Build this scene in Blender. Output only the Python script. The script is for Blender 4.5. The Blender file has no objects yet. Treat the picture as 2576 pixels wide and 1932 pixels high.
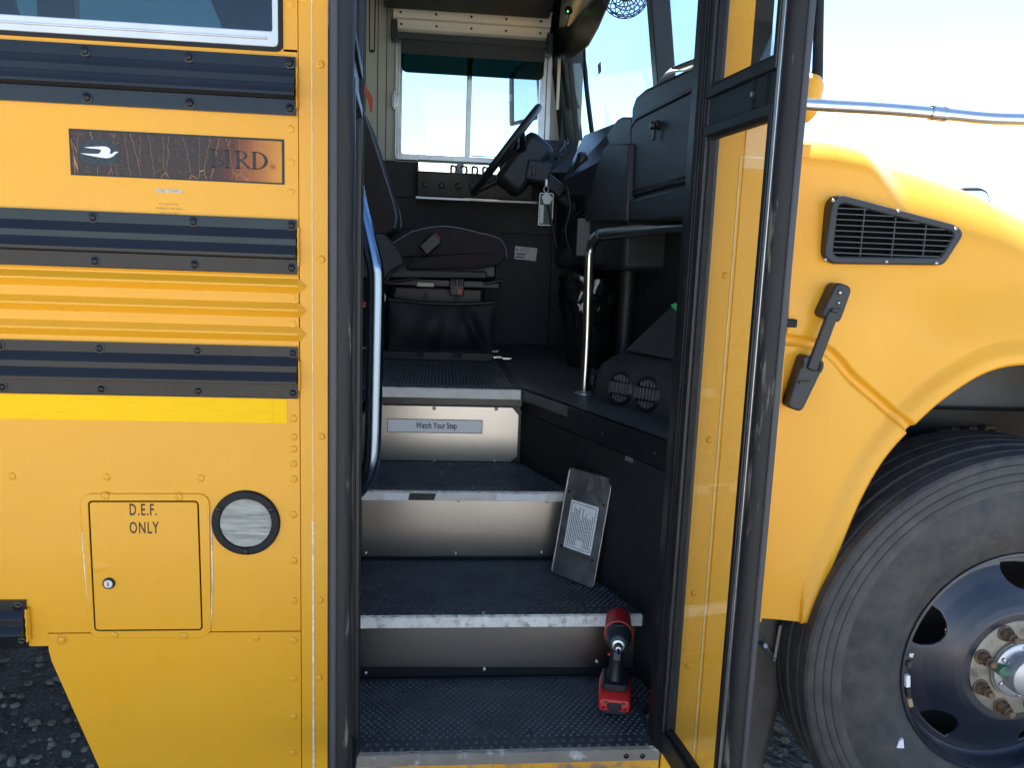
import bpy, bmesh, math, random
from mathutils import Matrix, Vector, noise

# ------------------------------------------------------------------ camera, sky, sun, exposure
sc = bpy.context.scene
cam_d = bpy.data.cameras.new('camera'); cam_d.lens = 27.3418; cam_d.sensor_width = 36.0
cam_d.clip_start = 0.02; cam_d.clip_end = 2000
cam = bpy.data.objects.new('camera', cam_d); sc.collection.objects.link(cam)
R3 = Matrix([[0.9950625, -0.0220167, -0.0967775], [-0.0922039, 0.1557851, -0.9834782], [0.0367294, 0.9875456, 0.1529858]])
cam.matrix_world = Matrix.Translation((0.0, -1.6, 1.41)) @ R3.to_4x4()
sc.camera = cam

SUN = Vector((0.10, 0.42, 0.90)).normalized()          # towards the sun: behind the bus, a little to its front
w = bpy.data.worlds.new('World'); sc.world = w; w.use_nodes = True
wn = w.node_tree.nodes; wl = w.node_tree.links
sky = wn.new('ShaderNodeTexSky'); sky.sky_type = 'NISHITA'; sky.sun_disc = False
sky.sun_elevation = math.asin(SUN.z); sky.sun_rotation = math.atan2(SUN.x, SUN.y)
sky.altitude = 1600; sky.air_density = 1.0; sky.dust_density = 0.2; sky.ozone_density = 2.0
bg = wn['Background']; bg.inputs['Strength'].default_value = 0.125
wl.new(sky.outputs[0], bg.inputs[0])
sd = bpy.data.lights.new('sun', 'SUN'); sd.energy = 5.0; sd.angle = math.radians(0.53); sd.color = (1.0, 0.95, 0.87)
so = bpy.data.objects.new('sun', sd); sc.collection.objects.link(so)
so.rotation_euler = SUN.to_track_quat('Z', 'Y').to_euler()
sc.view_settings.view_transform = 'Standard'; sc.view_settings.look = 'None'
sc.view_settings.exposure = 1.78; sc.view_settings.gamma = 1.0
sc.render.engine = 'CYCLES'; sc.cycles.max_bounces = 10; sc.cycles.transparent_max_bounces = 24
sc.cycles.diffuse_bounces = 5; sc.cycles.glossy_bounces = 5
random.seed(4)
PI = math.pi

# ------------------------------------------------------------------ materials
MATS = {}
def mat(name, col, rough=0.5, metal=0.0, spec=0.5, var=0.0, vscale=8.0, bump=0.0, bscale=200.0, coat=0.0, rvar=0.0, stretch=(1, 1, 1),
        col2=None, mask=(0.5, 0.6), mscale=30.0, trans=0.0, sheen=0.0):
    if name in MATS: return MATS[name]
    m = bpy.data.materials.new(name); m.use_nodes = True
    nt = m.node_tree; N = nt.nodes; L = nt.links; b = N['Principled BSDF']
    b.inputs['Base Color'].default_value = (*col, 1); b.inputs['Roughness'].default_value = rough
    b.inputs['Metallic'].default_value = metal; b.inputs['Specular IOR Level'].default_value = spec
    b.inputs['Coat Weight'].default_value = coat; b.inputs['Coat Roughness'].default_value = 0.06
    b.inputs['Transmission Weight'].default_value = trans; b.inputs['Sheen Weight'].default_value = sheen
    tc = N.new('ShaderNodeTexCoord'); mp = N.new('ShaderNodeMapping'); mp.inputs['Scale'].default_value = stretch
    L.new(tc.outputs['Object'], mp.inputs['Vector'])
    def nz(scale, det=5):
        t = N.new('ShaderNodeTexNoise'); t.inputs['Scale'].default_value = scale; t.inputs['Detail'].default_value = det
        t.inputs['Roughness'].default_value = 0.6; L.new(mp.outputs[0], t.inputs['Vector']); return t.outputs['Fac']
    src = None
    if var > 0:
        mr = N.new('ShaderNodeMapRange'); L.new(nz(vscale), mr.inputs[0]); mr.inputs[1].default_value = 0.3; mr.inputs[2].default_value = 0.7
        mr.inputs[3].default_value = 1 - var; mr.inputs[4].default_value = 1 + var
        mx = N.new('ShaderNodeVectorMath'); mx.operation = 'SCALE'; mx.inputs[0].default_value = col; L.new(mr.outputs[0], mx.inputs['Scale'])
        src = mx.outputs[0]
    if col2:
        mr = N.new('ShaderNodeMapRange'); L.new(nz(mscale, 8), mr.inputs[0]); mr.inputs[1].default_value = mask[0]; mr.inputs[2].default_value = mask[1]
        mm = N.new('ShaderNodeMix'); mm.data_type = 'RGBA'; L.new(mr.outputs[0], mm.inputs['Factor'])
        if src: L.new(src, mm.inputs['A'])
        else: mm.inputs['A'].default_value = (*col, 1)
        mm.inputs['B'].default_value = (*col2, 1); src = mm.outputs['Result']
    if src: L.new(src, b.inputs['Base Color'])
    if rvar > 0:
        mr = N.new('ShaderNodeMapRange'); L.new(nz(vscale * 3), mr.inputs[0]); mr.inputs[1].default_value = 0.3; mr.inputs[2].default_value = 0.7
        mr.inputs[3].default_value = max(0.02, rough - rvar); mr.inputs[4].default_value = rough + rvar; L.new(mr.outputs[0], b.inputs['Roughness'])
    if bump > 0:
        bp = N.new('ShaderNodeBump'); bp.inputs['Strength'].default_value = bump; bp.inputs['Distance'].default_value = 0.002
        L.new(nz(bscale, 3), bp.inputs['Height']); L.new(bp.outputs[0], b.inputs['Normal'])
    MATS[name] = m; return m

def scratches(m, amount=0.35):
    nt = m.node_tree; N = nt.nodes; L = nt.links; b = N['Principled BSDF']; tc = N.new('ShaderNodeTexCoord'); acc = None
    for rot, sc_, lo in ((0.25, (2.0, 1, 120), 0.68), (-0.5, (2.4, 1, 130), 0.70), (0.05, (1.2, 1, 100), 0.69), (1.2, (3, 1, 110), 0.72)):
        mp = N.new('ShaderNodeMapping'); mp.inputs['Rotation'].default_value = (0, rot, 0); mp.inputs['Scale'].default_value = sc_; L.new(tc.outputs['Object'], mp.inputs[0])
        t = N.new('ShaderNodeTexNoise'); t.inputs['Scale'].default_value = 3.0; t.inputs['Detail'].default_value = 2; t.inputs['Distortion'].default_value = 0.3; L.new(mp.outputs[0], t.inputs['Vector'])
        r = N.new('ShaderNodeMapRange'); L.new(t.outputs['Fac'], r.inputs[0]); r.inputs[1].default_value = lo; r.inputs[2].default_value = lo+0.05
        if acc is None: acc = r.outputs[0]
        else:
            x = N.new('ShaderNodeMath'); x.operation = 'MAXIMUM'; L.new(acc, x.inputs[0]); L.new(r.outputs[0], x.inputs[1]); acc = x.outputs[0]
    k = N.new('ShaderNodeMath'); k.operation = 'MULTIPLY'; L.new(acc, k.inputs[0]); k.inputs[1].default_value = amount
    for sock, val in (('Base Color', (0.80, 0.78, 0.75, 1)),):
        src = b.inputs[sock].links[0].from_socket; mm = N.new('ShaderNodeMix'); mm.data_type = 'RGBA'; L.new(k.outputs[0], mm.inputs['Factor']); L.new(src, mm.inputs['A']); mm.inputs['B'].default_value = val; L.new(mm.outputs['Result'], b.inputs[sock])
    bp = N.new('ShaderNodeBump'); bp.inputs['Strength'].default_value = 0.08; bp.inputs['Distance'].default_value = 0.0006; L.new(acc, bp.inputs['Height']); L.new(bp.outputs[0], b.inputs['Normal'])

def glass(name, tint, gain=1.0, base=0.045, gloss=0.0):
    m = bpy.data.materials.new(name); m.use_nodes = True; nt = m.node_tree; N = nt.nodes; L = nt.links
    N.remove(N['Principled BSDF']); out = N['Material Output']
    tr = N.new('ShaderNodeBsdfTransparent'); tr.inputs[0].default_value = (*tint, 1)
    gl = N.new('ShaderNodeBsdfGlossy'); gl.inputs['Roughness'].default_value = gloss; gl.inputs[0].default_value = (1, 1, 1, 1)
    lw = N.new('ShaderNodeLayerWeight'); lw.inputs['Blend'].default_value = 0.5
    pw = N.new('ShaderNodeMath'); pw.operation = 'POWER'; L.new(lw.outputs['Facing'], pw.inputs[0]); pw.inputs[1].default_value = 5
    ma = N.new('ShaderNodeMath'); ma.operation = 'MULTIPLY_ADD'; L.new(pw.outputs[0], ma.inputs[0]); ma.inputs[1].default_value = gain * 0.9; ma.inputs[2].default_value = base
    mx = N.new('ShaderNodeMixShader'); L.new(ma.outputs[0], mx.inputs[0]); L.new(tr.outputs[0], mx.inputs[1]); L.new(gl.outputs[0], mx.inputs[2])
    L.new(mx.outputs[0], out.inputs[0]); MATS[name] = m; return m

YEL = mat('yellow_paint', (0.79, 0.365, 0.018), 0.30, spec=0.35, var=0.035, vscale=2.2, bump=0.06, bscale=90, rvar=0.06, coat=0.12)
YEL2 = mat('yellow_fibreglass', (0.79, 0.372, 0.022), 0.34, spec=0.35, col2=(0.40, 0.19, 0.05), mask=(0.755, 0.775), mscale=42, var=0.03, vscale=2.0, bump=0.05, bscale=70, rvar=0.05, coat=0.15)
TAPE = mat('reflective_yellow', (0.96, 0.55, 0.0), 0.5, spec=0.2, var=0.05, vscale=140, stretch=(0.15, 1, 1.6))
RAIL = mat('black_gloss_paint', (0.012, 0.013, 0.015), 0.14, spec=0.33, var=0.2, vscale=5, bump=0.10, bscale=25, rvar=0.05)
RUB = mat('black_rubber', (0.012, 0.012, 0.013), 0.55, spec=0.25, var=0.35, vscale=14, bump=0.12, bscale=120, col2=(0.07, 0.06, 0.05), mask=(0.70, 0.82), mscale=18)
BLK = mat('black_paint_satin', (0.009, 0.0095, 0.011), 0.4, var=0.25, vscale=9, bump=0.1, bscale=300)
PLA = mat('black_grained_plastic', (0.016, 0.0175, 0.020), 0.45, var=0.15, vscale=6, bump=0.35, bscale=700)
PLG = mat('charcoal_plastic', (0.034, 0.036, 0.042), 0.5, var=0.12, vscale=6, bump=0.3, bscale=700)
WALLB = mat('black_kick_panel', (0.016, 0.017, 0.019), 0.55, var=0.3, vscale=5, bump=0.25, bscale=350, col2=(0.05, 0.05, 0.05), mask=(0.68, 0.8), mscale=20)
FAB = mat('charcoal_fabric', (0.042, 0.034, 0.034), 0.95, var=0.5, vscale=420, bump=0.6, bscale=900, sheen=0.0)
VIN = mat('black_vinyl', (0.015, 0.015, 0.016), 0.45, bump=0.25, bscale=60, var=0.2)
ALU = mat('scuffed_aluminium', (0.40, 0.39, 0.375), 0.28, metal=1.0, var=0.05, vscale=3, col2=(0.25, 0.24, 0.225), mask=(0.66, 0.76), mscale=55)
scratches(ALU, 0.15)
ALF = mat('window_aluminium', (0.62, 0.62, 0.62), 0.38, metal=0.9, var=0.12, vscale=20)
ALW = mat('bright_aluminium', (0.60, 0.60, 0.60), 0.38, metal=0.55, var=0.06, vscale=12)
STL = mat('stainless_tube', (0.62, 0.61, 0.59), 0.20, metal=1.0, var=0.06, vscale=30, rvar=0.05)
BLUR = mat('sky_tinted_chrome', (0.20, 0.27, 0.37), 0.2, metal=1.0, var=0.05, vscale=20)  # blue in the metal colour stands in for reflected sky
ZINC = mat('zinc_screw', (0.55, 0.54, 0.52), 0.3, metal=1.0)
BEI = mat('beige_interior_paint', (0.46, 0.45, 0.38), 0.45, var=0.05, vscale=4)
HDR = mat('cream_header_paint', (0.68, 0.62, 0.50), 0.4, var=0.05, vscale=5)
WHT = mat('white_label', (0.80, 0.80, 0.79), 0.45, var=0.05, vscale=60)
NOSE = mat('worn_white_nosing', (0.82, 0.78, 0.70), 0.5, var=0.14, vscale=22, col2=(0.26, 0.22, 0.17), mask=(0.50, 0.70), mscale=34, bump=0.4, bscale=60)
TREAD = mat('black_rubber_tread', (0.050, 0.052, 0.055), 0.48, var=0.3, vscale=12, col2=(0.14, 0.13, 0.115), mask=(0.52, 0.85), mscale=9, bump=0.2, bscale=160)
FLOOR = mat('grey_vinyl_floor', (0.10, 0.105, 0.107), 0.5, var=0.2, vscale=5, bump=0.15, bscale=260, col2=(0.11, 0.11, 0.10), mask=(0.62, 0.85), mscale=11)
VOID = mat('unlit_black_backing', (0.004, 0.004, 0.004), 0.9, spec=0.05)  # near-black without sheen, stands in for unlit gaps and hollows
RUBW = mat('worn_edge_rubber', (0.013, 0.013, 0.014), 0.55, spec=0.3, var=0.3, vscale=12, bump=0.2, bscale=80, stretch=(1.5, 1.5, 0.25), col2=(0.15, 0.13, 0.10), mask=(0.60, 0.68), mscale=26)
INK = mat('black_print', (0.012, 0.011, 0.010), 0.5)
TYRE = mat('tyre_rubber', (0.030, 0.030, 0.031), 0.72, var=0.3, vscale=8, bump=0.3, bscale=90, col2=(0.075, 0.066, 0.056), mask=(0.35, 0.75), mscale=22)
TYREB = mat('tyre_band_dusty', (0.072, 0.067, 0.058), 0.8, var=0.3, vscale=18, bump=0.3, bscale=120)
RIM = mat('black_wheel_enamel', (0.013, 0.016, 0.027), 0.36, var=0.3, vscale=7, rvar=0.1, col2=(0.075, 0.055, 0.04), mask=(0.60, 0.74), mscale=7, spec=0.7)
HUBM = mat('dusty_hub_steel', (0.28, 0.25, 0.20), 0.5, metal=0.4, var=0.2, vscale=20, col2=(0.10, 0.09, 0.08), mask=(0.55, 0.7), mscale=24)
CAPM = mat('silver_hub_cap', (0.45, 0.46, 0.48), 0.35, metal=0.7, var=0.06)
RUST = mat('rusty_nut', (0.17, 0.10, 0.055), 0.7, metal=0.3, var=0.4, vscale=90, bump=0.4, bscale=300)
RED = mat('red_tool_plastic', (0.62, 0.022, 0.020), 0.38, var=0.06, vscale=40, bump=0.1, bscale=500)
TBLK = mat('black_tool_plastic', (0.016, 0.017, 0.019), 0.5, bump=0.2, bscale=500)
GRN = mat('green_sticker', (0.06, 0.55, 0.20), 0.5)
BAGM = mat('black_plastic_bag', (0.012, 0.012, 0.013), 0.12, spec=1.0, bump=0.7, bscale=26)
PAPER = mat('paper', (0.55, 0.52, 0.46), 0.7)
BROWN = mat('smoked_visor', (0.055, 0.040, 0.034), 0.3)
PLATE = mat('scuffed_zinc_plate', (0.40, 0.40, 0.40), 0.40, metal=0.9, var=0.25, vscale=14, rvar=0.12, col2=(0.60, 0.59, 0.57), mask=(0.60, 0.75), mscale=42)
scratches(PLATE, 0.3)
LINER = mat('grey_wheel_liner', (0.15, 0.155, 0.16), 0.7, var=0.25, vscale=6)
FLAP = mat('brown_black_mud_flap', (0.10, 0.082, 0.07), 0.6, var=0.3, vscale=9, bump=0.2, bscale=60)
LENSM = mat('ribbed_clear_lens', (0.42, 0.40, 0.33), 0.45, var=0.35, vscale=30, stretch=(0.4, 1, 4), col2=(0.20, 0.20, 0.18), mask=(0.5, 0.7), mscale=20)
GLA = glass('clear_glass', (0.86, 0.92, 0.91), base=0.05)
GLD = glass('door_glass', (0.90, 0.91, 0.89), base=0.06)
GLT = glass('tinted_window_glass', (0.33, 0.42, 0.42), base=0.05)
GLF = glass('far_window_glass', (0.50, 0.58, 0.56), base=0.04)
GLW = glass('windshield_glass', (0.74, 0.87, 0.91), base=0.035)
GLV = glass('green_visor_tint', (0.012, 0.085, 0.075), base=0.02)
MIR = mat('mirror', (0.85, 0.86, 0.87), 0.02, metal=1.0)

# ------------------------------------------------------------------ mesh helpers
def V(*a): return Vector(a)
class MB:
    def __init__(s): s.v = []; s.f = []; s.M = None
    def add(s, vs, fs):
        o = len(s.v)
        for p in vs:
            p = Vector(p); s.v.append(tuple(s.M @ p) if s.M else tuple(p))
        s.f += [tuple(o + i for i in f) for f in fs]; return s
    def box(s, x0, x1, y0, y1, z0, z1):
        return s.add([(x0,y0,z0),(x1,y0,z0),(x1,y1,z0),(x0,y1,z0),(x0,y0,z1),(x1,y0,z1),(x1,y1,z1),(x0,y1,z1)],
                     [(3,2,1,0),(4,5,6,7),(0,1,5,4),(1,2,6,5),(2,3,7,6),(3,0,4,7)])
    def prism(s, poly, a0, a1, ax='y'):
        n = len(poly)
        def mk(p, a): return (p[0], a, p[1]) if ax == 'y' else ((a, p[0], p[1]) if ax == 'x' else (p[0], p[1], a))
        vs = [mk(p, a0) for p in poly] + [mk(p, a1) for p in poly]
        fs = [tuple(range(n)), tuple(range(2*n-1, n-1, -1))] + [(i, n+i, n+(i+1) % n, (i+1) % n) for i in range(n)]
        return s.add(vs, fs)
    def ring(s, outer, inner, a0, a1, ax='y'):
        n = len(outer)
        def mk(p, a): return (p[0], a, p[1]) if ax == 'y' else ((a, p[0], p[1]) if ax == 'x' else (p[0], p[1], a))
        vs = [mk(p, a0) for p in outer] + [mk(p, a0) for p in inner] + [mk(p, a1) for p in outer] + [mk(p, a1) for p in inner]
        fs = []
        for i in range(n):
            j = (i+1) % n
            fs += [(i, j, n+j, n+i), (2*n+i, 3*n+i, 3*n+j, 2*n+j), (i, 2*n+i, 2*n+j, j), (n+i, n+j, 3*n+j, 3*n+i)]
        return s.add(vs, fs)
    def grid(s, rows, close=False):
        m = len(rows[0]); vs = [p for r in rows for p in r]; fs = []
        for i in range(len(rows)-1):
            for j in range(m if close else m-1):
                k = (j+1) % m
                fs.append((i*m+j, i*m+k, (i+1)*m+k, (i+1)*m+j))
        return s.add(vs, fs)
    def tube(s, pts, r, seg=12, caps=True):
        pts = [Vector(p) for p in pts]; rows = []; up = None
        rr = r if isinstance(r, (list, tuple)) else [r]*len(pts)
        for i, p in enumerate(pts):
            t = (pts[min(i+1, len(pts)-1)] - pts[max(i-1, 0)]).normalized()
            if up is None: up = Vector((0,0,1)) if abs(t.z) < 0.9 else Vector((0,1,0))
            a = t.cross(up)
            if a.length < 1e-5: a = t.cross(Vector((1,0,0)))
            a.normalize(); b = a.cross(t).normalized(); up = b
            rows.append([tuple(p + rr[i]*(math.cos(2*PI*k/seg)*a + math.sin(2*PI*k/seg)*b)) for k in range(seg)])
        o = len(s.v); s.grid(rows, True)
        if caps:
            n = len(rows); s.f.append(tuple(o+k for k in range(seg-1, -1, -1))); s.f.append(tuple(o+(n-1)*seg+k for k in range(seg)))
        return s
    def lathe(s, prof, c, axis=(0,-1,0), seg=48, a0=0.0, a1=2*PI):
        ax = Vector(axis).normalized(); u = ax.orthogonal().normalized() if abs(ax.y) < 0.99 else Vector((1,0,0)); v = ax.cross(u); c = Vector(c)
        full = abs(a1-a0-2*PI) < 1e-6; n = seg if full else seg+1
        rows = [[tuple(c + ax*h + r*(math.cos(a0+(a1-a0)*k/seg)*u + math.sin(a0+(a1-a0)*k/seg)*v)) for k in range(n)] for r, h in prof]
        return s.grid(rows, full)
    def mesh(s, name):
        me = bpy.data.meshes.new(name); me.from_pydata(s.v, [], s.f)
        bm = bmesh.new(); bm.from_mesh(me); bmesh.ops.recalc_face_normals(bm, faces=bm.faces); bm.to_mesh(me); bm.free()
        return me

def rpoly(pts, r, n=5):
    out = []; N = len(pts)
    rr = r if isinstance(r, (list, tuple)) else [r]*N
    for i in range(N):
        p = Vector(pts[i]); a = Vector(pts[i-1]) - p; b = Vector(pts[(i+1) % N]) - p
        q = min(rr[i], a.length*0.49, b.length*0.49)
        if q < 1e-5:
            out += [tuple(p)]*(n+1); continue
        s0 = p + a.normalized()*q; s1 = p + b.normalized()*q
        for k in range(n+1):
            t = k/n; out.append(tuple((1-t)*(1-t)*s0 + 2*t*(1-t)*p + t*t*s1))
    return out
def rect(x0, z0, x1, z1): return [(x0,z0),(x1,z0),(x1,z1),(x0,z1)]
def circ(c, r, n=32, sx=1, sz=1): return [(c[0]+r*sx*math.cos(2*PI*k/n), c[1]+r*sz*math.sin(2*PI*k/n)) for k in range(n)]
def inset(pts, d):
    cx = sum(p[0] for p in pts)/len(pts); cz = sum(p[1] for p in pts)/len(pts); N = len(pts); out = []
    for i in range(N):
        a = Vector(pts[i-1]); p = Vector(pts[i]); b = Vector(pts[(i+1) % N])
        e1 = (p-a); e2 = (b-p)
        if e1.length < 1e-6 or e2.length < 1e-6: out.append(None); continue
        e1.normalize(); e2.normalize()
        n1 = Vector((-e1.y, e1.x)); n2 = Vector((-e2.y, e2.x)); n = n1+n2
        n = n/max(0.3, n.length_squared)*2
        if n.dot(Vector((cx, cz))-p) < 0: n = -n
        out.append(tuple(p+n*d))
    for i in range(N):
        if out[i] is None: out[i] = next(o for o in out[i:]+out[:i] if o)
    return out

COL = sc.collection
def raw(name, me, m, parent, smooth=35, bevel=0.0, loc=None):
    if smooth: me.shade_smooth(); me.set_sharp_from_angle(angle=math.radians(smooth))
    if m and not me.materials: me.materials.append(m)
    o = bpy.data.objects.new(name, me); COL.objects.link(o)
    if parent:
        o.parent = parent
        if parent.type == 'EMPTY' and loc is None: o.location = -parent.location
    if loc is not None: o.location = loc
    if bevel:
        b = o.modifiers.new('bevel', 'BEVEL'); b.width = bevel; b.segments = 2; b.limit_method = 'ANGLE'; b.angle_limit = math.radians(35)
    return o
def part(name, mb, m, parent, smooth=35, bevel=0.0, loc=None, label=None, kind=None):
    o = raw(name, mb.mesh(name), m, parent, smooth, bevel, loc)
    if label: o['label'] = label
    if kind: o['kind'] = kind
    return o
def inst(name, me, parent, loc, rot=None):
    o = bpy.data.objects.new(name, me); COL.objects.link(o); o.parent = parent
    o.location = (Vector(loc) - parent.location) if parent.type == 'EMPTY' else loc
    if rot: o.rotation_euler = rot
    return o
def thing(name, label, cat, loc, rot=(0,0,0), group=None):
    o = bpy.data.objects.new(name, None); COL.objects.link(o); o.location = loc; o.rotation_euler = rot; o.empty_display_size = 0.1
    o['label'] = label; o['category'] = cat
    if group: o['group'] = group
    return o
def text_mb(body, x, z, y, h, sx=1.0, bold=0.0, rot=0.0, depth=0.0006, align='CENTER', sp=1.0):
    cu = bpy.data.curves.new('t', 'FONT'); cu.body = body; cu.size = h/0.70; cu.align_x = align; cu.offset = bold*h; cu.space_character = sp; cu.extrude = depth/2; cu.resolution_u = 3
    o = bpy.data.objects.new('t', cu); COL.objects.link(o); dg = bpy.context.evaluated_depsgraph_get(); dg.update()
    me = bpy.data.meshes.new_from_object(o.evaluated_get(dg)); bpy.data.objects.remove(o); bpy.data.curves.remove(cu)
    mb = MB(); c, s = math.cos(rot), math.sin(rot); vs = []
    for v in me.vertices:
        a, b = v.co.x*sx, v.co.y
        vs.append((x + a*c - b*s, y - v.co.z, z + a*s + b*c))
    mb.add(vs, [tuple(p.vertices) for p in me.polygons]); bpy.data.meshes.remove(me); return mb
def lerp(a, b, t): return a+(b-a)*t
def sstep(a, b, x):
    t = max(0.0, min(1.0, (x-a)/(b-a))); return t*t*(3-2*t)
def interp(tab, x):
    if x <= tab[0][0]: return tab[0][1]
    for (x0, y0), (x1, y1) in zip(tab, tab[1:]):
        if x <= x1: return lerp(y0, y1, (x-x0)/(x1-x0))
    return tab[-1][1]
def smooth_path(pts, n=6):
    pts = [Vector(p) for p in pts]; out = []
    for i in range(len(pts)-1):
        p0 = pts[max(i-1, 0)]; p1 = pts[i]; p2 = pts[i+1]; p3 = pts[min(i+2, len(pts)-1)]
        for k in range(n):
            t = k/n
            out.append(0.5*((2*p1)+(-p0+p2)*t+(2*p0-5*p1+4*p2-p3)*t*t+(-p0+3*p1-3*p2+p3)*t**3))
    out.append(pts[-1]); return out

# ------------------------------------------------------------------ ground
def ground():
    m = bpy.data.materials.new('gravel_ground'); m.use_nodes = True; N = m.node_tree.nodes; L = m.node_tree.links; b = N['Principled BSDF']
    tc = N.new('ShaderNodeTexCoord')
    def nz(sc_, det): 
        t = N.new('ShaderNodeTexNoise'); t.inputs['Scale'].default_value = sc_; t.inputs['Detail'].default_value = det; L.new(tc.outputs['Object'], t.inputs['Vector']); return t
    vo = N.new('ShaderNodeTexVoronoi'); vo.inputs['Scale'].default_value = 55; L.new(tc.outputs['Object'], vo.inputs['Vector'])
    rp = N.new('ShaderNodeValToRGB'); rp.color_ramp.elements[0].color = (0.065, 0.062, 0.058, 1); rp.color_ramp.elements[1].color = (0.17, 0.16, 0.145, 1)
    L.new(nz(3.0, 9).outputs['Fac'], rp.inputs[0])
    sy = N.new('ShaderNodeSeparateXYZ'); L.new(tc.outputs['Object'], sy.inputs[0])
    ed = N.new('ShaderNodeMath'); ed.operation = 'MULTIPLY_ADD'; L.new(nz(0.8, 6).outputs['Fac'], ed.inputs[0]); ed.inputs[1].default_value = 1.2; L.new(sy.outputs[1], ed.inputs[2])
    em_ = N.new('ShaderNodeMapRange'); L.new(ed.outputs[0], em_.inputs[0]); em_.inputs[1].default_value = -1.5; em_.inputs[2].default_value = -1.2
    rd = N.new('ShaderNodeValToRGB'); rd.color_ramp.elements[0].color = (0.50, 0.455, 0.39, 1); rd.color_ramp.elements[1].color = (0.64, 0.59, 0.515, 1); L.new(nz(2.0, 8).outputs['Fac'], rd.inputs[0])  # pale ground beyond the bus, out of view, brightened to bounce fill light
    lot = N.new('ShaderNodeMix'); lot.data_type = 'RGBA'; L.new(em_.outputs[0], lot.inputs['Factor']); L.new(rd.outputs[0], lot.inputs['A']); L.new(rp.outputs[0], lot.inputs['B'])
    mx = N.new('ShaderNodeMix'); mx.data_type = 'RGBA'; mx.blend_type = 'MULTIPLY'; mx.inputs['Factor'].default_value = 0.25
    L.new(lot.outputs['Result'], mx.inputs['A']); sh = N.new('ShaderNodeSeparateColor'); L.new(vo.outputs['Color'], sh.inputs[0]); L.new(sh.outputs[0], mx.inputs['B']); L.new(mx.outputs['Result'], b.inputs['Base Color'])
    b.inputs['Roughness'].default_value = 0.95
    bp = N.new('ShaderNodeBump'); bp.inputs['Strength'].default_value = 0.8; bp.inputs['Distance'].default_value = 0.01
    L.new(vo.outputs['Distance'], bp.inputs['Height']); L.new(bp.outputs[0], b.inputs['Normal'])
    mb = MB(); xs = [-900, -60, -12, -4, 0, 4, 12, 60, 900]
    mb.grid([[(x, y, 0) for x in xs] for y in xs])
    o = part('ground', mb, m, None, smooth=0); o['kind'] = 'structure'; o['label'] = 'gravel ground, dark under and around the bus, paler beyond to bounce light'
    # loose stones
    rng = random.Random(7); mb = MB()
    ico = [(0,0,1),(.894,0,.447),(.276,.851,.447),(-.724,.526,.447),(-.724,-.526,.447),(.276,-.851,.447),(.724,.526,-.447),(-.276,.851,-.447),(-.894,0,-.447),(-.276,-.851,-.447),(.724,-.526,-.447),(0,0,-1)]
    icf = [(0,1,2),(0,2,3),(0,3,4),(0,4,5),(0,5,1),(1,6,2),(2,7,3),(3,8,4),(4,9,5),(5,10,1),(6,7,2),(7,8,3),(8,9,4),(9,10,5),(10,6,1),(11,7,6),(11,8,7),(11,9,8),(11,10,9),(11,6,10)]
    for _ in range(16000):
        if rng.random() < 0.6: x = rng.uniform(-2.6, -0.3); y = rng.uniform(-0.2, 2.6)
        else: x = rng.uniform(0.4, 1.8); y = rng.uniform(-0.5, 2.2)
        r = 0.0022 + 0.015*rng.random()**5.0; a = rng.uniform(0, 6.28); sx, sy, sz = r*rng.uniform(.7, 1.4), r*rng.uniform(.7, 1.2), r*rng.uniform(.4, .8)
        ca, sa = math.cos(a), math.sin(a); vs = []
        for p in ico:
            k = rng.uniform(.8, 1.2); px, py = p[0]*sx*k, p[1]*sy*k; vs.append((x+px*ca-py*sa, y+px*sa+py*ca, sz*0.5+p[2]*sz*k))
        mb.add(vs, icf)
    sm = mat('loose_stone', (0.20, 0.175, 0.145), 0.9, var=0.6, vscale=25, col2=(0.34, 0.32, 0.29), mask=(0.58, 0.66), mscale=16)
    o = part('gravel', mb, sm, None, smooth=50, kind='stuff'); o['label'] = 'loose grey stones scattered on the dark ground'; o['category'] = 'gravel'
ground()

# ================================================================== THE BUS
BUS = thing('school_bus', 'yellow school bus with black rub rails and its entrance door standing open', 'bus', (0.2, 1.25, 0.0))
FX = -4.6                                   # rear end of the body, out of frame

# ---- shared small hardware
def dome_mesh(name, r, h, m, dimple=True, seg=14, washer=0.0):
    mb = MB(); prof = []
    if washer: prof += [(washer, 0), (washer, 0.0012), (r*1.02, 0.0016)]
    else: prof += [(r, -0.0005)]
    prof += [(r, h*0.25), (r*0.88, h*0.7), (r*0.6, h*0.95), (r*0.34, h)]
    prof += [(r*0.28, h*0.7), (0.0001, h*0.6)] if dimple else [(0.0001, h*1.02)]
    mb.lathe(prof, (0,0,0), (0,-1,0), seg); me = mb.mesh(name); me.shade_smooth(); me.set_sharp_from_angle(angle=math.radians(50)); me.materials.append(m); return me
RIV = dome_mesh('rivet', 0.0078, 0.0025, YEL)
RIVF = dome_mesh('flat_rivet', 0.0078, 0.0014, YEL, dimple=False)
BOLT = dome_mesh('bolt', 0.0070, 0.005, RAIL, washer=0.0106)
SCR = dome_mesh('screw', 0.0062, 0.0045, ZINC, washer=0.0)
SCRB = dome_mesh('black_screw', 0.0060, 0.004, BLK)

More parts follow.
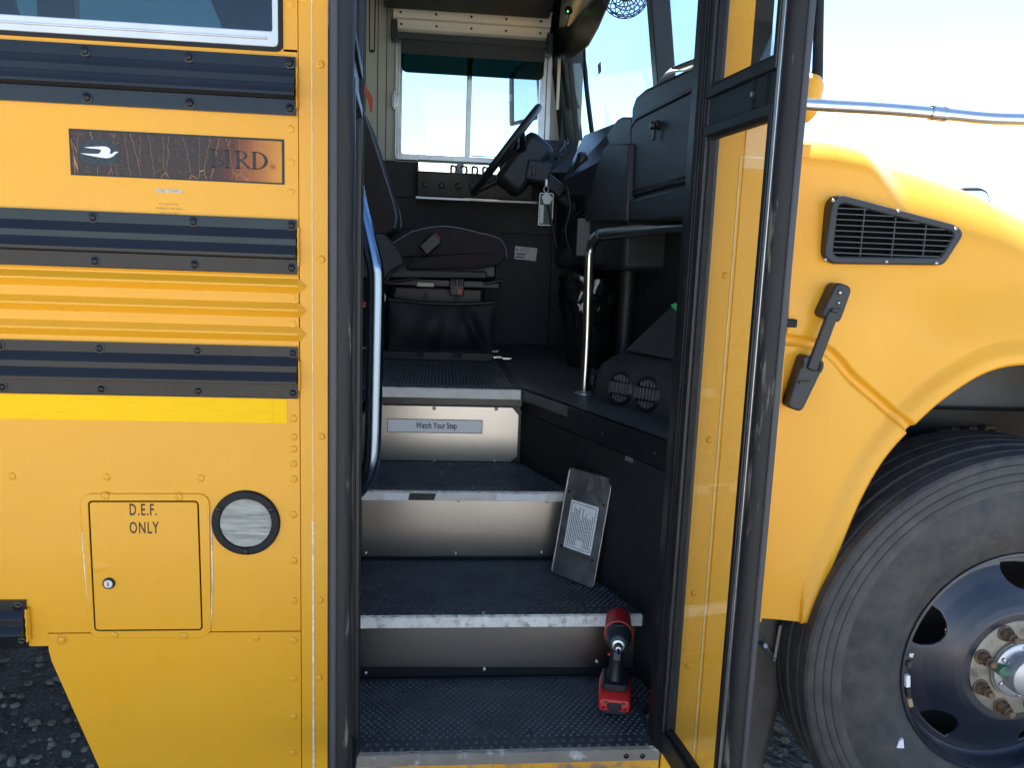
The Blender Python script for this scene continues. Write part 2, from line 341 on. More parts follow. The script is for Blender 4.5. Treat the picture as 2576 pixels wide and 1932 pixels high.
# ---- side sheet metal (outer face y = 0)
T = 0.03
mb = MB(); mb.prism([(FX,1.372),(-0.2775,1.372),(-0.2775,1.80),(FX,1.80)], 0, T)
upper = part('side_panel', mb, YEL, BUS, bevel=0.0012)
mb = MB(); mb.prism([(-0.7925,0.6145),(-0.2775,0.6145),(-0.2775,1.2265),(FX,1.2265),(FX,0.585),(-0.7925,0.585)], 0, T)
lower = part('lower_side_panel', mb, YEL, BUS, bevel=0.0012)
mb = MB(); mb.prism([(-0.793,0.613),(-0.2775,0.613),(-0.2775,0.18),(-0.665,0.18),(-0.7035, 0.3047),(-0.7884, 0.5526),(-0.793,0.578)], -0.002, T-0.004)
skirt = part('skirt_panel', mb, YEL, BUS, bevel=0.0012)
# door-post trim, left of the opening, with a raised seam strip
mb = MB(); mb.box(-0.276, -0.196, -0.004, T+0.01, 0.18, 2.75)
trim = part('door_post_trim', mb, YEL, BUS, bevel=0.0015)
mb = MB(); mb.box(-0.2515, -0.2495, -0.0052, -0.003, 0.18, 2.75)
part('sealant_seam', mb, mat('cream_sealant', (0.78, 0.62, 0.36), 0.6, var=0.2, vscale=40), trim)
mb = MB(); mb.box(-0.2525, -0.249, -0.0056, -0.003, 0.24, 0.86)
part('sealant_seam', mb, mat('pale_sealant', (0.74, 0.68, 0.56), 0.7, var=0.3, vscale=60), trim)
for p in ((-0.2919, 0, 1.6524), (-0.2915, 0, 1.5889), (-0.2919, 0, 1.5325)): inst('rivet', RIVF, upper, p)
for p in ((-0.2902, 0, 1.0795), (-0.2904, 0, 1.0406), (-0.2906, 0, 1.0151), (-0.2908, 0, 0.9837), (-0.291, 0, 0.951), (-0.2914, 0, 0.874), (-0.2921, 0, 0.7723), (-0.2926, 0, 0.6833),
          (-0.844, 0, 0.9509), (-0.6626, 0, 0.951), (-0.477, 0, 0.951)): inst('rivet', RIV, lower, p)
for p in ((-0.2928, -0.002, 0.5939), (-0.2933, -0.002, 0.5052), (-0.2939, -0.002, 0.4162), (-0.2944, -0.002, 0.3291), (-0.371, -0.002, 0.601)): inst('rivet', RIV, skirt, p)
mb = MB(); mb.lathe([(0.0115,0),(0.0115,0.001),(0.009,0.0016),(0.0088,0.0005),(0.0074,0.0005),(0.0072,0.004),(0.004,0.005),(0.0001,0.005)], (0,0,0), (0,-1,0), 20)
me = mb.mesh('capped_bolt'); me.shade_smooth(); me.materials.append(YEL); inst('bolt', me, skirt, (-0.7657, -0.002, 0.6009))
for p in ((-0.2348, -0.004, 1.7745), (-0.2334, -0.004, 1.4045), (-0.2337, -0.004, 1.0434), (-0.2369, -0.004, 0.6859), (-0.239, -0.004, 0.5076)): inst('rivet', RIV, trim, p)
# corrugated band between the rails
zt, zb = 1.3735, 1.2265; prof = [(zt, 0.002), (zt-0.006, 0.0)]
for c in (1.3490, 1.3010, 1.2530):
    prof += [(c+0.015, 0.0), (c+0.003, -0.0112), (c-0.001, -0.0112), (c-0.0145, 0.0)]
prof += [(zb, 0.0)]
mb = MB(); mb.grid([[(x, y, z) for z, y in prof] for x in (FX, -2.0, -0.2785)]); mb.box(FX, -0.2785, 0.003, 0.02, zb, zt)
corr = part('corrugated_panel', mb, YEL, BUS, smooth=12)
for p in ((-0.2905, 0, 1.3281), (-0.2899, 0, 1.2734)): inst('rivet', RIVF, corr, p)
for c in (1.3490, 1.3010, 1.2530):
    mb = MB(); mb.add([(-0.2785,0,c+0.0165),(-0.2785,0,c-0.016),(-0.2785,-0.0118,c+0.001),(-0.2785,-0.005,c+0.0165),(-0.2785,-0.005,c-0.016),(-0.2615,-0.005,c+0.001)],
              [(0,2,1),(3,5,2),(2,5,4),(3,2,0),(1,2,4)])
    part('ridge_end_cap', mb, YEL, corr, smooth=0)
# ---- rub rails
def rail(z1, z0, x0, x1, bolts, back=0.0):
    h = z1-z0; P_ = [(0, -.0005), (0, .006), (.19, .0065), (.205, .0075), (.25, .011), (.30, .0145), (.345, .0170), (.36, .0175), (.47, .0178), (.485, .0185), (.53, .0225), (.58, .0262), (.625, .0285), (.64, .029),
                     (.685, .029), (.695, .0275), (.715, .010), (.73, .0065), (.985, .006), (1.0, .0055), (1.0, -.0005)]
    mb = MB(); n = 9
    mb.grid([[(lerp(x0, x1, i/n), back-d, z1-t*h) for t, d in P_] for i in range(n+1)])
    mb.add([(x1, back-d, z1-t*h) for t, d in P_], [tuple(range(len(P_)))])
    r = part('rub_rail', mb, RAIL, BUS, smooth=11)
    for x, top in bolts: inst('bolt', BOLT, r, (x, back-0.0062, z1-0.012 if top else z0+0.0125))
    return r
bx = [-0.2915 - 0.1865*k for k in range(6)]
rail(1.7845, 1.6765, FX, -0.2815, [(x, t) for x in bx for t in (1, 0)])
rail(1.480, 1.3725, FX, -0.2805, [(x+0.001, t) for x in bx for t in (1, 0)])
rail(1.2275, 1.1215, FX, -0.280, [(x+0.002, t) for x in bx for t in (1, 0)])
rail(0.6885, 0.585, FX, -0.8315, [(-0.845, 1), (-0.842, 0)])
# crumpled yellow edge lip beside each rail end
for z1, z0, x in ((1.765, 1.69, -0.2805), (1.465, 1.39, -0.2795), (1.20, 1.14, -0.279), (0.672, 0.602, -0.8305)):
    rows = []
    for k in range(13):
        z = lerp(z1, z0, k/12); wv = 0.0005*math.sin(k*1.9)
        rows.append([(x-0.0005, -0.004, z), (x+0.001+wv, -0.0135+wv, z), (x+0.0035+wv, -0.0125, z), (x+0.006+wv, -0.003, z)])
    part('rail_end_lip', MB().grid(rows), YEL, BUS)
# ---- retro-reflective tape
mb = MB(); mb.box(FX, -0.331, -0.0008, 0.001, 1.069, 1.1195)
tape = part('reflective_tape', mb, TAPE, BUS, smooth=0)
zz = [1.069 + 0.0505*k/24 for k in range(25)]
mb = MB(); pl = [(-0.3306, 1.069), *[(-0.302 - (0.0016 if k % 2 else 0.0), z) for k, z in enumerate(zz)], (-0.3306, 1.1195)]
mb.prism(pl, -0.0010, 0.001); part('tape_end', mb, TAPE, tape, smooth=0)

# ---- maker's decal: cracked dark film over yellow, with emblem and lettering
def decal_material():
    m = bpy.data.materials.new('cracked_decal'); m.use_nodes = True; N = m.node_tree.nodes; L = m.node_tree.links; b = N['Principled BSDF']
    tc = N.new('ShaderNodeTexCoord'); sp = N.new('ShaderNodeSeparateXYZ'); L.new(tc.outputs['Object'], sp.inputs[0])
    no = N.new('ShaderNodeTexNoise'); no.inputs['Scale'].default_value = 22; no.inputs['Detail'].default_value = 6; L.new(tc.outputs['Object'], no.inputs['Vector'])
    ad = N.new('ShaderNodeMath'); ad.operation = 'MULTIPLY_ADD'; L.new(no.outputs['Fac'], ad.inputs[0]); ad.inputs[1].default_value = 0.05; L.new(sp.outputs[0], ad.inputs[2])
    mr = N.new('ShaderNodeMapRange'); L.new(ad.outputs[0], mr.inputs[0]); mr.inputs[1].default_value = -0.70; mr.inputs[2].default_value = -0.275
    rp = N.new('ShaderNodeValToRGB'); L.new(mr.outputs[0], rp.inputs[0]); cr = rp.color_ramp
    cr.elements[0].position = 0.0; cr.elements[0].color = (0.055, 0.022, 0.016, 1); cr.elements[1].position = 1.0; cr.elements[1].color = (0.66, 0.30, 0.03, 1)
    for p, c in ((0.12, (0.026, 0.019, 0.018, 1)), (0.66, (0.026, 0.019, 0.017, 1)), (0.76, (0.085, 0.025, 0.014, 1)), (0.84, (0.27, 0.08, 0.022, 1)), (0.92, (0.50, 0.19, 0.03, 1))):
        e = cr.elements.new(p); e.color = c
    def cracks(scale, st, wid, dist):
        mp = N.new('ShaderNodeMapping'); mp.inputs['Scale'].default_value = st
        wv = N.new('ShaderNodeTexNoise'); wv.inputs['Scale'].default_value = 60; L.new(tc.outputs['Object'], wv.inputs['Vector'])
        vm = N.new('ShaderNodeVectorMath'); vm.operation = 'MULTIPLY_ADD'; L.new(wv.outputs['Color'], vm.inputs[0]); vm.inputs[1].default_value = (dist, 0, dist); L.new(tc.outputs['Object'], vm.inputs[2])
        L.new(vm.outputs[0], mp.inputs[0])
        vo = N.new('ShaderNodeTexVoronoi'); vo.feature = 'DISTANCE_TO_EDGE'; vo.inputs['Scale'].default_value = scale; vo.inputs['Randomness'].default_value = 1.0; L.new(mp.outputs[0], vo.inputs['Vector'])
        q = N.new('ShaderNodeMapRange'); L.new(vo.outputs['Distance'], q.inputs[0]); q.inputs[1].default_value = wid; q.inputs[2].default_value = wid*0.3; q.inputs[3].default_value = 0; q.inputs[4].default_value = 1
        return q.outputs[0]
    a = cracks(26, (1.3, 0.0, 0.30), 0.010, 0.008); c2 = cracks(150, (0.7, 0.0, 1.0), 0.05, 0.005)
    f2 = N.new('ShaderNodeMath'); f2.operation = 'MULTIPLY'; L.new(c2, f2.inputs[0]); f2.inputs[1].default_value = 0.15
    mxm = N.new('ShaderNodeMath'); mxm.operation = 'MAXIMUM'; L.new(a, mxm.inputs[0]); L.new(f2.outputs[0], mxm.inputs[1])
    mm = N.new('ShaderNodeMix'); mm.data_type = 'RGBA'; L.new(mxm.outputs[0], mm.inputs['Factor']); L.new(rp.outputs[0], mm.inputs['A']); mm.inputs['B'].default_value = (0.40, 0.19, 0.09, 1)
    L.new(mm.outputs['Result'], b.inputs['Base Color']); b.inputs['Roughness'].default_value = 0.6
    bp = N.new('ShaderNodeBump'); bp.inputs['Strength'].default_value = 0.5; bp.inputs['Distance'].default_value = 0.001; bp.invert = True; L.new(mxm.outputs[0], bp.inputs['Height']); L.new(bp.outputs[0], b.inputs['Normal'])
    return m
dx0, dx1, dz0, dz1 = -0.7025, -0.3045, 1.5465, 1.632
mb = MB(); mb.prism(rect(dx0, dz0, dx1, dz1), -0.0012, 0.001)
decal = part('maker_decal', mb, decal_material(), BUS, smooth=0)
mb = MB(); mb.ring(rect(dx0, dz0, dx1, dz1), rect(dx0+0.003, dz0+0.003, dx1-0.0045, dz1-0.004), -0.0016, 0.0)
part('decal_border', mb, INK, decal, smooth=0)
mb = MB(); ec = (-0.6487, 1.5903); mb.prism(circ(ec, 0.0395, 40, 1.0, 0.62), -0.0016, 0.0)
part('oval_badge', mb, mat('faded_navy_print', (0.022, 0.030, 0.040), 0.6, var=0.5, vscale=120), decal, smooth=0)
mb = MB(); mb.prism(circ(ec, 0.0405, 40, 1.0, 0.62), -0.00162, -0.0016) if False else None
mb = MB(); mb.prism([(-0.6708, 1.5959), (-0.6525, 1.5973), (-0.6454, 1.5962), (-0.6448, 1.5934), (-0.6491, 1.5879), (-0.6799, 1.5875), (-0.6778, 1.5932)], -0.0019, 0.0)
part('badge_field', mb, mat('navy_print', (0.018, 0.022, 0.055), 0.5), decal, smooth=0)
mb = MB(); mb.prism([(-0.6761, 1.5988), (-0.6579, 1.6005), (-0.642, 1.6022), (-0.6346, 1.6016), (-0.6296, 1.599), (-0.6277, 1.5953), (-0.6292, 1.5915), (-0.6295, 1.5892), (-0.6274, 1.5884), (-0.6244, 1.59), (-0.6209, 1.5928), (-0.6175, 1.5938), (-0.6134, 1.5925), (-0.6168, 1.5911), (-0.6196, 1.5884), (-0.6235, 1.5846), (-0.6298, 1.5816),
        (-0.6364, 1.5805), (-0.6457, 1.5812), (-0.6605, 1.5831), (-0.6735, 1.5853), (-0.6836, 1.5873), (-0.6678, 1.5873), (-0.6501, 1.5878), (-0.6476, 1.5894), (-0.6448, 1.5937), (-0.646, 1.5961), (-0.6525, 1.597), (-0.6655, 1.5974)], -0.0023, 0.0)
part('bird_emblem', mb, WHT, decal, smooth=0)
def half_bowl(mb, x, zc, rx, rz, t, y0, y1):
    n = 14; o = [(x + rx*math.cos(-PI/2+PI*k/n), zc + rz*math.sin(-PI/2+PI*k/n)) for k in range(n+1)]
    i = [(x + (rx-t)*math.cos(-PI/2+PI*k/n), zc + (rz-t*0.28)*math.sin(-PI/2+PI*k/n)) for k in range(n+1)]
    for k in range(n): mb.prism([o[k], o[k+1], i[k+1], i[k]], y0, y1)
def serif(ch, x, z, h, w):
    mb = MB(); y0, y1 = -0.0019, 0.0; s = h*0.17; t = h*0.045; k = h*0.10
    def bar(a, b, c, d): mb.prism(rect(a, b, c, d), y0, y1)
    bar(x+k, z, x+k+s, z+h); bar(x, z, x+2*k+s, z+t); bar(x, z+h-t, x+2*k+s, z+h)
    cx = x+k+s
    if ch == 'D': half_bowl(mb, cx, z+h/2, w-k-s, h/2, s*1.1, y0-1e-4, y1)
    if ch == 'R':
        half_bowl(mb, cx, z+h*0.745, (w-k-s)*0.72, h*0.255, s*0.9, y0-1e-4, y1)
        mb.prism([(cx, z+h*0.49), (cx+s*0.9, z+h*0.49), (x+w+s*0.3, z), (x+w-s*0.75, z)], y0-2e-4, y1)
    if ch == 'B':
        half_bowl(mb, cx, z+h*0.76, (w-k-s)*0.8, h*0.24, s*0.9, y0-1e-4, y1); half_bowl(mb, cx, z+h*0.26, (w-k-s), h*0.26, s*0.95, y0-2e-4, y1)
    return mb
ld = (-0.3675, 1.5727); part('letter_d', serif('D', ld[0], ld[1], 0.0335, 0.032), INK, decal, smooth=0)
ld = (-0.3985, 1.5728); part('letter_r', serif('R', ld[0], ld[1], 0.0335, 0.030), INK, decal, smooth=0)
ld = (-0.4189, 1.573); part('letter_i', serif('I', ld[0], ld[1], 0.0335, 0.012), INK, decal, smooth=0)
ld = (-0.4447, 1.5729); part('letter_b', serif('B', ld[0], ld[1], 0.0335, 0.026), mat('crazed_print', (0.022, 0.018, 0.018), 0.6), decal, smooth=0)
rc = (-0.3264, 1.5793); mb = MB(); mb.ring(circ(rc, 0.0046, 20), circ(rc, 0.0038, 20), -0.0019, 0.0)
part('registered_mark', mb, INK, decal, smooth=0)
part('registered_letter', text_mb('R', rc[0], rc[1]-0.0021, -0.0012, 0.0042, 1.0, 0.01), INK, decal, smooth=0)

# dealer's worn sticker text
FADE = mat('faded_brown_print', (0.42, 0.235, 0.06), 0.6)
q = (-0.5224, 1.5248); mb = MB(); mb.prism(rpoly(rect(q[0]-0.026, q[1]-0.0035, q[0]+0.026, q[1]+0.0035), 0.002), -0.0008, 0.0005)
stk = part('sticker_remnant', mb, mat('worn_silver_print', (0.46, 0.40, 0.32), 0.5, var=0.4, vscale=130, col2=(0.70, 0.42, 0.10), mask=(0.52, 0.62), mscale=90), BUS, smooth=0)
for i, t in enumerate(('P.O. BOX 603', 'MORIARTY, NM 87035', '(505) 741-4431')):
    q = (-0.5235, 1.4985 - 0.0085*i); part('sticker_text', text_mb(t, q[0], q[1]-0.001, 0.0, 0.0046, (0.95, 0.8, 0.9)[i], 0.0), FADE, stk, smooth=0)

# ---- DEF filler door
fr_o = rpoly([(-0.7153, 0.9164), (-0.4602, 0.9187), (-0.4634, 0.603), (-0.7084, 0.6034)], 0.026, 7)
fr_i = rpoly([(-0.6997, 0.9019), (-0.4818, 0.9036), (-0.4801, 0.6189), (-0.6994, 0.6189)], 0.010, 7)
mb = MB(); mb.ring(fr_o, fr_i, -0.004, 0.012); DEF = part('filler_door', mb, YEL, BUS, bevel=0.0012)
mb = MB(); mb.prism(inset(fr_i, 0.0030), -0.0036, -0.0010); dp = part('door_panel', mb, YEL, DEF, bevel=0.0012)
mb = MB(); mb.prism(inset(fr_i, -0.001), -0.0009, 0.0004); part('door_gap_shade', mb, VOID, DEF, smooth=0)  # black sheet over the side panel, painting the shadow gap round the door
for a, b in ((0, 1), (1, 0)):
    pass
# sealant beads at the frame's sides
SEA = mat('pale_sealant', (0.74, 0.68, 0.56), 0.7)
part('sealant_bead', MB().tube([(-0.715, -0.001, 0.8344), (-0.7136, -0.001, 0.7847), (-0.7104, -0.001, 0.7144), (-0.7104, -0.001, 0.6738)], [0.0008, 0.002, 0.0024, 0.0008], 6), SEA, DEF)
part('sealant_bead', MB().tube([(-0.4588, -0.001, 0.8853), (-0.4581, -0.001, 0.8353), (-0.4584, -0.001, 0.734), (-0.4634, -0.001, 0.6307)], [0.0006, 0.0018, 0.0016, 0.0012], 6), SEA, DEF)
for p in ((-0.6644, -0.004, 0.9123), (-0.52, -0.004, 0.9115), (-0.6592, -0.004, 0.6101), (-0.518, -0.004, 0.6077)): inst('rivet', RIV, DEF, p)
q = (-0.5921, 0.8722); part('lettering', text_mb('D.E.F.', q[0], q[1], -0.0036, 0.0245, 0.56, 0.022, sp=1.18), mat('brown_black_stencil', (0.05, 0.025, 0.008), 0.6), DEF, smooth=0)
q = (-0.5916, 0.8335); part('lettering', text_mb('ONLY', q[0], q[1], -0.0036, 0.0245, 0.56, 0.022, sp=1.18), mat('brown_black_stencil', (0.05, 0.025, 0.008), 0.6), DEF, smooth=0)
lk = Vector((-0.6649, -0.0036, 0.7255))
mb = MB(); mb.lathe([(0.012,0),(0.012,0.004),(0.0105,0.006),(0.009,0.006)], lk, (0,-1,0), 24); part('lock_bezel', mb, BLK, DEF)
mb = MB(); mb.lathe([(0.0092,0.002),(0.0092,0.0055),(0.0080,0.0065),(0.0001,0.0065)], lk, (0,-1,0), 24); lkc = part('lock_cylinder', mb, ALW, DEF)
mb = MB(); mb.box(lk.x-0.0012, lk.x+0.0012, lk.y-0.0068, lk.y-0.006, lk.z-0.005, lk.z+0.004); part('key_slot', mb, INK, DEF, smooth=0)
# bent lip on the door's left edge
c = (-0.6936, -0.0035, 0.7607); mb = MB(); mb.add([(c[0], -0.0038, c[2]+0.013), (c[0]+0.034, -0.0038, c[2]+0.006), (c[0]+0.036, -0.0037, c[2]-0.004), (c[0]+0.002, -0.0037, c[2]-0.014), (c[0]+0.002, -0.0068, c[2]+0.001), (c[0]+0.016, -0.0058, c[2]+0.001)],
   [(0,1,5,4),(1,2,5),(5,2,3,4)]); part('dented_edge', mb, YEL, DEF, smooth=60)

# ---- round side lamp
lc = Vector((-0.3878, 0, 0.8564)); mb = MB()
mb.lathe([(0.0695,-0.0005),(0.0695,0.004),(0.067,0.0075),(0.060,0.0085),(0.0545,0.0078),(0.0525,0.004),(0.0525,0.0)], lc, (0,-1,0), 56)
lamp = part('side_lamp', mb, RUB, BUS)
mb = MB(); R0 = 0.052
rows = []
NZ = 60
for i in range(NZ+1):
    z = -R0 + 2*R0*i/NZ; hw = math.sqrt(max(0, R0*R0 - z*z)); dep = 0.0035 + (0.0011 if i % 2 else 0) ; row = []
    for k in range(25):
        x = -hw + 2*hw*k/24; row.append((lc.x+x, -dep - 0.004*(1-(x*x+z*z)/(R0*R0)), lc.z+z))
    rows.append(row)
mb.grid(rows); part('lens', mb, LENSM, lamp, smooth=8)
for a in (150, 30, 270):
    inst('screw', SCRB, lamp, (lc.x + 0.061*math.cos(math.radians(a)), -0.0082, lc.z + 0.061*math.sin(math.radians(a))))

# ---- passenger side windows
def pwin(x0, x1, z0, z1, first=False):
    mb = MB(); mb.ring(rpoly(rect(x0, z0, x1, z1), 0.01), rpoly(rect(x0+0.011, z0+0.028, x1-0.011, z1-0.02), 0.004), -0.006, 0.03)
    mb.box(x0+0.02, x1-0.02, -0.0095, -0.004, z0+0.012, z0+0.016)
    wn_ = part('passenger_window', mb, ALW, BUS, bevel=0.0015)
    mb = MB(); mb.box(x0+0.0105, x1-0.0105, 0.010, 0.014, z0+0.0275, z1-0.0195); part('pane', mb, GLT, wn_, smooth=0)
    mb = MB(); mb.ring(rpoly(rect(x0-0.007, z0-0.0075, x1+0.007, z1+0.007), 0.014), rpoly(rect(x0+0.0005, z0+0.0005, x1-0.0005, z1-0.0005), 0.0095), -0.0045, 0.02); part('window_gasket', mb, RUB, wn_)
WZ0, WZ1 = 1.8005, 2.62
wins = [(-1.02, -0.313), (-1.80, -1.10), (-2.58, -1.88), (-3.36, -2.66), (-4.14, -3.44)]
for a, b in wins: pwin(a, b, WZ0, WZ1)
mb = MB(); ed = [-0.306, *[v for a, b in wins for v in (b, a)]]
xs = sorted([FX, *[a-0.0075 for a, b in wins], *[b+0.0075 for a, b in wins], -0.2775])
for i in range(0, len(xs), 2): mb.box(xs[i], xs[i+1], 0, T, 1.7935, WZ1+0.0075)
mb.box(FX, -0.2775, 0, T, WZ1+0.008, 2.82)
part('window_band', mb, YEL, BUS, bevel=0.001)
inst('rivet', RIVF, upper, (-0.2913, 0, 1.8815))

# ---- shell: far side, roof, rear, front
FW0, FW1 = 2.50, 2.56                         # far wall inner / outer face
mb = MB()
fo = [(-4.3, -3.6), (-3.45, -2.75), (-2.6, -1.92), (-1.75, -0.80)]        # far passenger windows
wz0, wz1 = 1.95, 2.50; PZ0, PZ1 = 2.0, 2.76
def fwall(mb, y0, y1, z0):
    mb.box(FX, 0.62, y0, y1, z0, wz0-0.03)
    mb.box(-0.72, -0.215, y0, y1, wz0-0.03, wz1); mb.box(0.505, 0.62, y0, y1, wz0-0.03, wz1); mb.box(-0.72, 0.62, y0, y1, wz1, 2.95)
    xs = [FX, *[v for p in fo for v in p], -0.72]
    for i in range(0, len(xs), 2): mb.box(xs[i], xs[i+1], y0, y1, PZ0, PZ1)
    mb.box(FX, -0.72, y0, y1, wz0-0.03, PZ0); mb.box(FX, -0.72, y0, y1, PZ1, 2.95); return mb
fwall(mb, FW0+0.032, FW1, 0.5); mb.box(0.62, 0.84, FW0+0.004, FW1, 0.5, 1.72)
part('far_side_wall', mb, YEL, BUS, smooth=0)
mb = MB(); fwall(mb, FW0+0.004, FW0+0.030, 0.96); part('far_wall_lining', mb, BEI, BUS, smooth=0)
mb = MB(); mb.box(0.5855, 0.80, FW0-0.02, FW0+0.003, 0.95, 1.95); part('kick_panel', mb, WALLB, BUS, smooth=0)
for a, b in fo:
    mb = MB(); mb.box(a-0.01, b+0.01, FW0+0.0305, FW0+0.0315, PZ0-0.01, PZ1+0.01); part('far_window_pane', mb, GLF, BUS, smooth=0)
# roof
rows = []
for x in (FX, -2.5, -0.5, 0.45, 0.62, 0.70):
    k = 0.0 if x < 0.5 else (0.03 if x < 0.65 else 0.10); row = []
    for i in range(21):
        a = PI*i/20; cy = 1.28 - math.copysign(abs(math.cos(a))**0.42, math.cos(a))*1.28; cz = 2.78 - k*0.4 + (0.45-k)*math.sin(a)**0.55
        row.append((x, cy, cz))
    rows.append(row)
mb = MB(); mb.grid(rows); o = part('roof', mb, YEL, BUS); md = o.modifiers.new('s', 'SOLIDIFY'); md.thickness = 0.03
mb = MB(); mb.box(FX, 0.60, 0.035, 2.52, 2.95, 2.97); part('ceiling_liner', mb, BEI, BUS, smooth=0)
mb = MB(); mb.box(FX-0.03, FX, 0, FW1, 0.5, 3.0); part('rear_wall', mb, YEL, BUS, smooth=0)
# interior lining of the far wall: beige above the sill, black kick panels below
mb = MB(); mb.box(-0.78, -0.245, FW0-0.001, FW0+0.003, 1.90, 2.75); mb.box(-0.245, 0.60, FW0-0.001, FW0+0.003, 2.505, 2.75)
part('wall_lining', mb, BEI, BUS, smooth=0)
mb = MB(); mb.ring(rpoly([(-0.3705, 2.7842), (-0.3349, 2.7866), (-0.338, 2.416), (-0.3673, 2.4142)], 0.014), rpoly([(-0.3648, 2.7761), (-0.3404, 2.7778), (-0.3437, 2.4243), (-0.3618, 2.4232)], 0.010), FW0-0.005, FW0-0.001)
part('belt_track_slot', mb, BLK, BUS)
for p in ((-0.384, 2.498, 2.5277), (-0.3233, 2.498, 2.5315), (-0.2805, 2.498, 2.5342)):
    mb = MB(); mb.box(p[0]-0.002, p[0]+0.002, FW0-0.003, FW0-0.0005, 1.9, 2.75); part('lining_seam', mb, BLK, BUS, smooth=0)
inst('screw', SCRB, BUS, (-0.3514, 2.495, 2.4253))
mb = MB()
for z1, z0, d in ((1.90, 1.722, 0.03), (1.719, 1.565, 0.022), (1.562, 0.986, 0.014)): mb.box(-1.2, 0.585, FW0-d, FW0+0.004, z0, z1)
part('kick_panel', mb, WALLB, BUS, bevel=0.003)
for p in ((0.1198, 2.47, 1.5118), (0.7416, 2.47, 1.529)): pass

# ---- driver's side window
dwx0, dwx1, dwz0, dwz1 = -0.236, 0.52, 1.912, 2.505
mb = MB(); mb.ring(rpoly(rect(dwx0, dwz0, dwx1, dwz1), 0.02), rpoly(rect(dwx0+0.034, dwz0+0.028, dwx1-0.03, dwz1-0.03), 0.012), FW0-0.014, FW0+0.05)
mb.box(dwx0+0.012, dwx0+0.017, FW0-0.018, FW0-0.012, dwz0+0.01, dwz1-0.01); mb.box(dwx0+0.026, dwx0+0.030, FW0-0.017, FW0-0.012, dwz0+0.02, dwz1-0.02)
DW = part('driver_window', mb, ALF, BUS, bevel=0.002)
q0 = (0.119, 1.9238); q1 = (0.127, 2.473)
mb = MB(); mb.box(q0[0], q0[0]+0.026, FW0-0.004, FW0+0.04, dwz0+0.02, dwz1-0.02); part('mullion', mb, ALF, DW, bevel=0.003)
mb = MB(); mb.box(q0[0]+0.03, 0.49, FW0+0.002, FW0+0.018, dwz0+0.02, dwz0+0.036); part('sash_rail', mb, BLK, DW)
for a, b in ((dwx0+0.03, q0[0]+0.001), (q0[0]+0.025, dwx1-0.029)):
    mb = MB(); mb.box(a, b, FW0+0.012, FW0+0.016, dwz0+0.024, dwz1-0.026); part('pane', mb, GLA, DW, smooth=0)
lp = (-0.2347, 2.49, 2.1898); mb = MB(); mb.box(lp[0]-0.018, lp[0]+0.014, FW0-0.030, FW0-0.012, lp[2]-0.032, lp[2]+0.032); mb.box(lp[0]-0.010, lp[0]+0.004, FW0-0.042, FW0-0.03, lp[2]-0.045, lp[2]+0.045)
part('sash_latch', mb, ALF, DW, bevel=0.003)
# white frame strips between window and windscreen pillar
mb = MB(); mb.box(0.522, 0.548, FW0-0.012, FW0+0.03, 1.90, 2.6); part('window_post', mb, ALF, BUS, bevel=0.002)
# header above the driver's window (two folded cream steps) and dark overhead locker
mb = MB(); a0 = (-0.245, 2.42, 2.5738); a1 = (0.5185, 2.42, 2.5454)
rows = [[(x, 2.36, 2.620), (x, 2.40, 2.60), (x, 2.412, 2.565), (x, 2.43, 2.560), (x, 2.44, 2.523), (x, 2.50, 2.515)] for x in (-0.245, 0.52)]
mb.grid(rows); HD = part('window_header', mb, HDR, BUS, smooth=20)
for i in range(5):
    x = -0.21 + 0.17*i
    inst('screw', SCRB, HD, (x, 2.4, 2.585)); inst('screw', SCRB, HD, (x+0.002, 2.432, 2.54))
mb = MB(); mb.prism([(1.75, 2.72), (2.35, 2.585), (2.40, 2.60), (2.44, 2.80), (1.75, 2.80)], -0.285, 0.505, 'x'); part('overhead_locker', mb, PLA, BUS, bevel=0.012)
# roller sun blind on the driver's window
mb = MB(); z = 2.497; mb.box(-0.255, -0.225, 2.40, 2.47, z-0.035, z+0.055)
VB = part('blind_bracket', mb, BLK, BUS, bevel=0.003)
mb = MB(); mb.box(0.505, 0.535, 2.40, 2.47, z-0.06, z+0.04); part('blind_bracket', mb, BLK, BUS, bevel=0.003)
mb = MB(); mb.box(-0.232, 0.515, 2.425, 2.447, 2.470, 2.503); part('blind_bar', mb, PLG, VB, bevel=0.003)
mb = MB(); mb.box(-0.208, 0.500, 2.432, 2.437, 2.405, 2.470); part('blind_top', mb, BLK, VB)
mb = MB(); mb.prism(rpoly([(-0.206, 2.406), (-0.206, 2.318), (0.498, 2.318), (0.498, 2.406)], [0, 0.035, 0.035, 0], 6), 2.433, 2.436); part('blind_tint', mb, GLV, VB, smooth=0)
# ---- windscreen: curved two-piece glass with a centre post
def wsx(y):                                   # plan curve at z = 2.0
    return interp([(0.03, 0.655), (0.15, 0.70), (0.4, 0.755), (0.8, 0.795), (1.25, 0.815), (1.7, 0.795), (2.1, 0.75), (2.35, 0.69), (2.47, 0.625)], y)
def wsp(y, z, o=0.0): return (wsx(y) - 0.15*(z-2.0) + o, y, z)
ys = [0.03 + 2.44*k/28 for k in range(29)]
def zlo(y): return 1.93
mb = MB(); mb.grid([[wsp(y, lerp(1.69, 2.80, k/6)) for k in range(7)] for y in ys]); WS = part('windscreen', mb, GLW, BUS)
def wpost(y0, y1, z0=1.85, z1=2.75, d=0.05):
    mb = MB(); mb.add([wsp(y0, z0, -d), wsp(y1, z0, -d), wsp(y1, z1, -d), wsp(y0, z1, -d), wsp(y0, z0, 0.02), wsp(y1, z0, 0.02), wsp(y1, z1, 0.02), wsp(y0, z1, 0.02)],
           [(0,1,2,3),(7,6,5,4),(0,4,5,1),(1,5,6,2),(2,6,7,3),(3,7,4,0)]); return mb
